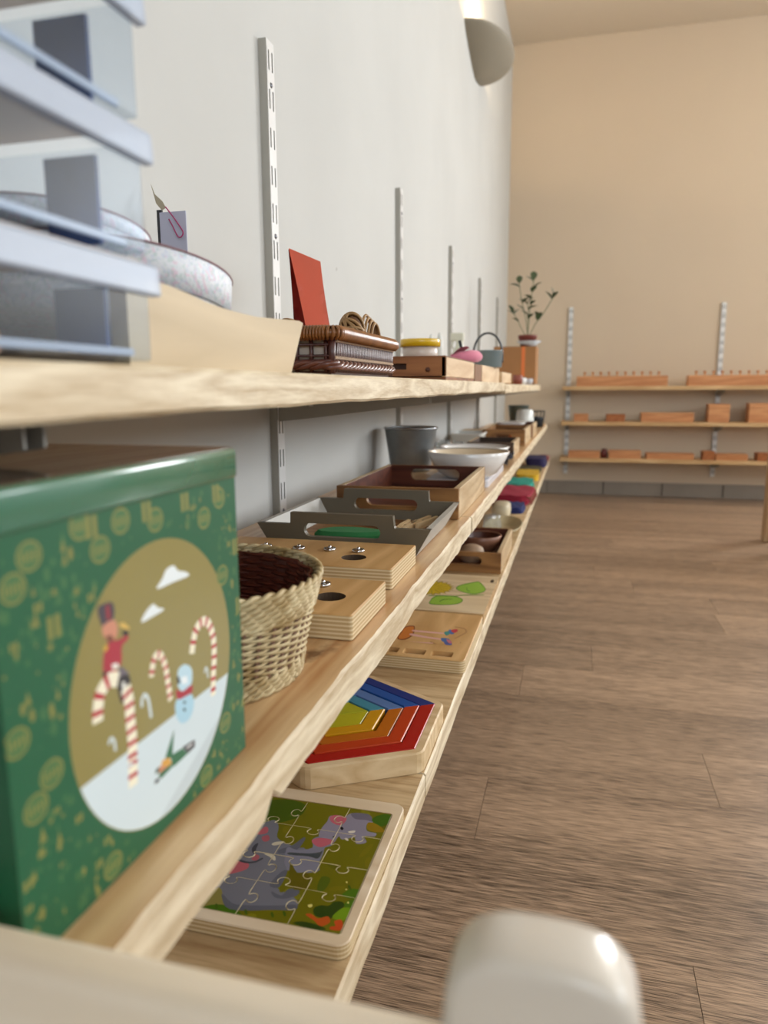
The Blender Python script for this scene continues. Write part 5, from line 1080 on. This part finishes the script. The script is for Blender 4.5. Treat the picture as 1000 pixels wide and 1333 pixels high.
def rattan_ball(label, loc, r, sy=1):
    t = thing('rattan_ball', label, 'ball', loc, .3, 'rattan balls in the basket'); bm = NB(); rr = random.Random(int(r * 1e4))
    for k in range(11):
        ax = V((rr.uniform(-1, 1), rr.uniform(-1, 1), rr.uniform(-1, 1))).normalized(); u_ = ax.orthogonal().normalized(); v_ = ax.cross(u_); off = rr.uniform(-.5, .5) * r
        R_ = math.sqrt(r * r - off * off); tube(bm, [u_ * R_ * cos(a) + v_ * R_ * sin(a) + ax * off for a in [2 * pi * q / 28 for q in range(28)]], .0013, 5, closed=True, mi=0)
    for v in bm.verts: v.co.z *= sy
    tag(obj('wound_strands', bm, m_rat2, t), kind='stuff')
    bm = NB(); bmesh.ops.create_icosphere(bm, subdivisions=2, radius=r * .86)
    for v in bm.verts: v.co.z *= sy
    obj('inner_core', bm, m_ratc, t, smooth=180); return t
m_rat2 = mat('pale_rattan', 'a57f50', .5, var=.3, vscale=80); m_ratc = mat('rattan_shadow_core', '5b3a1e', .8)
rattan_ball('upright pale rattan ball in the basket right of the red folder', (.221, .708, ZU + .046), .0125, 1.35)
rattan_ball('rattan ball in the basket left of the red folder', (.178, .645, ZU + .040), .013, 1)
t = thing('rattan_rings', 'loose curved rattan hoops standing in the basket behind the rattan ball', 'hoops', (.226, .742, ZU + .030))
for k in range(4):
    bm = NB(); tube(bm, [(.003 * k, -.020 + .042 * (1 - cos(a)) / 2 + .002 * k, .034 * sin(a) - .0030 * k + .002 * k * cos(a)) for a in [pi * q / 18 for q in range(19)]], .0015, 6); obj('hoop', bm, m_rat2, t)
# ---- small wooden cabinet pieces along the shelf
m_bx = wood('box_wood_pale_lit', 'c9a983', 'e3cdab', 'y', freq=12, stretch=8, rough=.5); m_bxd = wood('box_wood_shaded', '6a3f24', '98663f', 'x', freq=12, stretch=8, rough=.5)  # shaded near face and lit side of one box painted as two woods
t = thing('wooden_box', 'low brown wooden box with a slot in its end, carrying the yellow lidded tub', 'box', (.1775, 1.235, ZU))
bm = NB(); F_ = lambda u, v, w: (u, w, v)
plate(bm, sq(-.0725, .0725, .0065, .0345), -.155, -.148, [sq(-.058, .013, .0165, .0255)], F=F_); obj('front_board', recalc(bm), m_bxd, t)
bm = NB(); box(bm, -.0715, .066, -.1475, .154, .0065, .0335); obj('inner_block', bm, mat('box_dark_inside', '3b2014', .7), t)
bm = NB(); box(bm, .0665, .0725, -.155, .155, .0055, .0345, .0006); obj('side_board', bm, m_bx, t)
bm = NB(); box(bm, -.0725, .0725, -.152, .155, 0, .0052, .0006); obj('base_board', bm, m_bxd, t)
bm = NB(); box(bm, -.0725, .0725, -.155, .155, .0347, .0362, .0005); obj('top_board', bm, m_bxd, t)
bm = NB(); lathe(bm, [(0, 0), (.0034, .001), (.0034, .003), (0, .005)], n=12); bmesh.ops.transform(bm, matrix=Matrix.Translation((.046, -.155, .016)) @ Matrix.Rotation(pi / 2, 4, 'X'), verts=bm.verts); obj('wood_knot_plug', bm, M_('4a2514', .6), t)
t = thing('yellow_lid_tub', 'small clear tub with a yellow lid on top of the low wooden box', 'tub', (.185, 1.205, ZU + .0364))
bm = NB(); lathe(bm, [(0, 0), (.0275, 0), (.0285, .002), (.0300, .024), (.0, .024)], n=40); obj('tub_body', bm, mat('cloudy_tub', 'c7b9ac', .3, coat=.2), t)
bm = NB(); lathe(bm, [(.030, .0195), (.0335, .0195), (.0338, .030), (.0325, .0318), (.030, .0310), (0, .0310)], n=40); obj('yellow_lid', bm, mat('yellow_plastic', 'd9b21c', .25, coat=.4), t)
bm = NB(); box(bm, -.05, .05, 0, .105, 0, .0335, .001); tag(obj('wooden_block', bm, mat('dark_end_block', '84592f', .6, var=.3, vscale=40), loc=(.2, 1.402, ZU)), 'brown wooden block between two paler wooden boxes', 'block')
bm = NB(); box(bm, -.05, .05, 0, .33, 0, .0345, .001); tag(obj('wooden_case', bm, m_bx, loc=(.2, 1.512, ZU)), 'long pale wooden case beneath the grey-blue pot', 'case')
bm = NB(); box(bm, -.05, .05, 0, .27, 0, .028, .001); tag(obj('wooden_case', bm, m_bx, loc=(.2, 1.92, ZU)), 'short pale wooden case behind the grey-blue pot', 'case')
# pink cloth bundle and dark stick
t = thing('pink_cloth', 'rolled pink cloth on the wooden case beside the yellow lidded tub', 'cloth', (.232, 1.44, ZU + .0364))
m_pk = mat('pink_fabric', 'd98098', .8, sheen=.3, bump=.3, bscale=300); m_pkd = mat('crimson_pink_fabric', 'b83260', .75, sheen=.3)
bm = NB(); tube(bm, [(-.030, -.03, .008), (-.014, -.025, .010), (.004, -.01, .012), (.014, .01, .0125), (.017, .02, .012)], lambda f: .005 + .0075 * sin(pi * min(1, f * .75 + .1)), 14); obj('roll', bm, m_pk, t)
bm = NB(); g = []
for i in range(9):
    f = i / 8; g.append([bm.verts.new((-.034 + .036 * f, -.035 + .03 * j, .005 + .024 * f + .008 * sin(f * 3) * (1 - j))) for j in range(2)])
for a, b in zip(g, g[1:]): bm.faces.new((a[0], a[1], b[1], b[0]))
bmesh.ops.solidify(bm, geom=bm.faces[:], thickness=.002); obj('flap', bm, m_pkd, t, smooth=60)
bm = NB(); tube(bm, [(0, 0, 0), (-.014, .0, .050)], .0032, 8); tag(obj('dark_rod', bm, M_('23262c', .5), loc=(.215, 1.52, ZU + .0345)), 'short black rod standing up behind the pink cloth', 'rod')
for i, (x, y, h) in enumerate([(.086, 1.80, .118), (.100, 1.84, .124)]):
    bm = NB(); lathe(bm, [(0, 0), (.009, 0), (.009, h - .02), (.005, h - .008), (.003, h), (0, h)], n=16); tag(obj('candle', bm, mat('white_wax', 'd9dad6', .5), loc=(x, y, ZU)), ['taller white candle by the wall above the pink cloth', 'shorter white candle by the wall above the pink cloth'][i], 'candle')
t = thing('spray_bottle', 'pale translucent spray bottle near the wall before the hoop handled pot', 'bottle', (.118, 2.05, ZU))
m_btl = mat('pale_bottle', 'd5d6c6', .35); bm = NB(); lathe(bm, [(0, 0), (.024, 0), (.026, .004), (.026, .075), (.010, .105), (.010, .118), (0, .118)], n=28); obj('bottle_body', bm, m_btl, t)
bm = NB(); box(bm, -.026, .012, -.008, .008, .116, .138, .003); obj('spray_head', bm, m_btl, t)
bm = NB(); tube(bm, [(-.018, 0, .118), (-.022, 0, .105), (-.018, 0, .094)], .0025, 6); obj('trigger', bm, m_btl, t)
# grey-blue pot with tall hoop
t = thing('hoop_pot', 'grey-blue enamel pot with a tall dark hoop handle on the pale wooden case', 'pot', (.232, 1.755, ZU + .0347))
m_en = mat('blue_grey_enamel', '6f8288', .28, coat=.4, var=.15, vscale=12)
bm = NB(); lathe(bm, [(0, 0), (.031, 0), (.033, .002), (.035, .038), (.036, .0395), (.0335, .0395), (.031, .004), (0, .003)], n=40); obj('pot_body', bm, m_en, t)
bm = NB(); tube(bm, [(.0370 * cos(a) , .0, .022 + .058 * max(0, sin(a)) ** .85) for a in [pi * k / 30 for k in range(31)]], .0026, 8); tube(bm, [(.037, 0, .024), (.0372, 0, .012)], .0026, 8); tube(bm, [(-.037, 0, .024), (-.0372, 0, .012)], .0026, 8); h = obj('hoop_handle', bm, M_('33383c', .4), t); h.rotation_euler = (0, 0, .5)
# cardboard box, bowl and plant
t = thing('cardboard_box', 'brown cardboard box with an orange tape stripe at the end of the upper shelf', 'box', (.183, 3.13, ZU))
m_card = mat('kraft_card', 'a8794c', .75, var=.12, vscale=10)
bm = NB(); box(bm, -.083, .088, -.07, .12, 0, .150, .001); obj('carton', bm, m_card, t)
bm = NB(); box(bm, .030, .045, -.0712, -.0702, .03, .1495); obj('orange_tape', bm, M_('df7a3c', .5), t)
bm = NB(); box(bm, -.0836, -.0004, -.0706, .1206, .1502, .1516, .0002); obj('flap', bm, m_card, t); bm = NB(); box(bm, .0004, .0886, -.0706, .1206, .1502, .1516, .0002); obj('flap', bm, m_card, t)
t = thing('white_bowl', 'flared white bowl used as saucer under the potted plant', 'bowl', (.236, 3.15, ZU + .1518))
bm = NB(); lathe(bm, [(0, 0), (.02, 0), (.022, .002), (.052, .024), (.050, .0248), (.019, .004), (0, .004)], n=36); obj('shell', bm, mat('grey_white_glaze', 'c6cacd', .25), t)
t = thing('potted_plant', 'small leafy plant in a dark red pot on top of the cardboard box', 'plant', (.230, 3.15, ZU + .1562))
bm = NB(); lathe(bm, [(0, 0), (.034, 0), (.042, .032), (.045, .034), (.046, .046), (.042, .047), (.040, .040), (0, .040)], n=32); 
bmesh.ops.scale(bm, vec=(.86, .86, .95), verts=bm.verts); obj('flower_pot', bm, mat('dark_red_clay', '6e2a1e', .6), t)
bm = NB(); lathe(bm, [(0, .036), (.033, .0355)], n=20); obj('soil', bm, M_('2a1c14', .95), t)
m_leaf = mat('plant_leaf', '3f5636', .45, var=.3, vscale=30, coat=.2); m_stem = mat('plant_stem', '5f6a48', .6)
rp = random.Random(11)
def leaf(base, d, ln, wd):
    bm = NB(); d = V(d).normalized(); s = d.cross(V((0, 0, 1)) if abs(d.z) < .95 else V((1, 0, 0))).normalized(); up = s.cross(d)
    L_ = []; R_ = []; M = []
    for k in range(6):
        f = k / 5; q = sin(pi * min(1, f * .96 + .04)) ** .8 * wd; c = V(base) + d * ln * f + up * (-.25 * ln * f * f); M.append(bm.verts.new(c)); L_.append(bm.verts.new(c + s * q + up * q * .35)); R_.append(bm.verts.new(c - s * q + up * q * .35))
    for k in range(5): bm.faces.new((M[k], M[k + 1], L_[k + 1], L_[k])); bm.faces.new((R_[k], R_[k + 1], M[k + 1], M[k]))
    obj('leaf', bm, m_leaf, t, smooth=180)
stems = [((0, 0, .036), (-.008, 0, .10), (-.030, .01, .19), (-.042, .02, .258)), ((0, 0, .036), (.004, 0, .12), (.010, .0, .19), (.018, .01, .268)),
         ((.004, 0, .036), (.03, .0, .09), (.060, .0, .13), (.098, .0, .192)), ((-.004, 0, .036), (-.028, 0, .075), (-.045, 0, .110), (-.063, .0, .138)), ((0, 0, .036), (.0, 0, .08), (.0, .0, .14), (-.004, .0, .176))]
lf = {0: [(.55, -1), (.62, 1), (.9, -1), (1, .2)], 1: [(.6, 1), (.72, -1), (.88, 1), (.98, -1), (.8, .5), (1, 0)], 2: [(.45, .6), (.55, -.3), (.98, -.5), (1, .5), (1, 0)], 3: [(.6, -1), (.85, -1), (.92, .8), (1, -.3)], 4: [(.5, 1), (.6, -1), (.75, 1), (.9, -1), (1, .6)]}
for i, st in enumerate(stems):
    P = smoothline(st, 6); bm = NB(); tube(bm, P, .0016, 5); obj('stem', bm, m_stem, t)
    for f, sd in lf[i]:
        p = P[min(len(P) - 1, int(f * (len(P) - 1)))]; leaf(p, (sd * .8 + rp.uniform(-.2, .2), rp.uniform(-.7, .5), rp.uniform(.5, 1.1)), rp.uniform(.034, .048), rp.uniform(.010, .015))
# jars in front of the cardboard box
for i, (x, y, c, h, lab) in enumerate([(.205, 2.50, 'b98a5a', .030, 'small tan wooden pot before the cardboard box'), (.232, 2.66, '8a4a3c', .034, 'red-brown small jar before the cardboard box'), (.232, 2.86, 'e0e2e2', .026, 'small white cup before the cardboard box'), (.250, 2.96, 'b9bcc4', .024, 'small grey cup at the cardboard box corner')]):
    bm = NB(); lathe(bm, [(0, 0), (.015, 0), (.018, h * .5), (.0165, h), (.0145, h), (.0145, h * .5), (0, .003)], n=24); t = tag(obj('small_jar', bm, M_(c, .45), loc=(x, y, ZU - .0028)), lab, 'jar')
# ================================================================== things on the far shelves
m_fb = wood('far_beech', 'b5764a', 'd79e6c', 'x', freq=9, stretch=7, rough=.5); m_fbd = wood('far_beech_end', '96582f', 'b87545', 'y', freq=9, stretch=7, rough=.5)
FY = 4.47
def cyl_block(label, x0, x1):
    t = thing('cylinder_block', label, 'cylinder block', (x0, FY, .6652), 0, 'knobbed cylinder blocks on the far top shelf'); L_ = x1 - x0
    hol = [ell(.045 + k * (L_ - .09) / 9, .045, .0235 - .0013 * k, .0235 - .0013 * k, 16) for k in range(10)]
    bm = NB(); plate(bm, sq(0, L_, 0, .09), 0, .058, hol, bev=.001); obj('block', bm, m_fb, t)
    for k in range(10):
        r = .0230 - .0013 * k; bm = NB(); lathe(bm, [(0, 0), (r, 0), (r, .056), (.006, .0575), (.0045, .062), (.0045, .070), (.0078, .073), (.0085, .078), (.0070, .083), (0, .084)], n=16)
        obj('knobbed_cylinder', bm, m_fb, t, loc=(.045 + k * (L_ - .09) / 9, .045, .0004))
cyl_block('left knobbed cylinder block with ten pegs on the far top shelf', .432, .935)
cyl_block('knobbed cylinder block on the far top shelf, nearer the table leg', 1.045, 1.548)
def fbox(label, x0, x1, z, h, d=.09, dark=False, knob=False):
    t = thing('wooden_box', label, 'box', (x0, FY, z), 0, 'wooden boxes on the far shelves'); L_ = x1 - x0
    bm = NB(); box(bm, 0, L_, 0, d, 0, h * .78, .0015); obj('box_base', bm, m_fbd if dark else m_fb, t)
    bm = NB(); box(bm, -.001, L_ + .001, -.001, d + .001, h * .78 + .0008, h, .0015); obj('box_lid', bm, m_fbd if dark else m_fb, t)
Z2, Z3 = .4592, .2442
fbox('smallest wooden box at the left end of the far middle shelf', .424, .507, Z2, .045)
fbox('small red-brown wooden box, second on the far middle shelf', .608, .714, Z2, .043, dark=True)
fbox('long flat wooden box on the far middle shelf', .802, 1.087, Z2, .054)
fbox('cube shaped wooden box on the far middle shelf', 1.162, 1.273, Z2, .103)
fbox('large square wooden box at the right of the far middle shelf', 1.372, 1.56, Z2, .108)
fbox('flat wooden box at the left end of the far lowest shelf', .40, .583, Z3, .040)
bm = NB(); lathe(bm, [(0, 0), (.019, 0), (.021, .03), (.016, .052), (0, .056)], n=24); tag(obj('dark_red_pot', bm, M_('5a1f1a', .5), loc=(.606, FY + .03, Z3)), 'dark red lidded pot between flat boxes on the far lowest shelf', 'pot')
fbox('flat wooden box right of the dark red pot', .632, .812, Z3, .046)
fbox('longest flat wooden box on the far lowest shelf', .842, 1.102, Z3, .034)
fbox('dark red-brown wooden box beneath the far upright on the lowest shelf', 1.149, 1.212, Z3, .050, dark=True)
fbox('flat pale box right of the dark red-brown box', 1.218, 1.385, Z3, .036)
fbox('small dark box beside the table leg on the far lowest shelf', 1.434, 1.50, Z3, .044, dark=True)
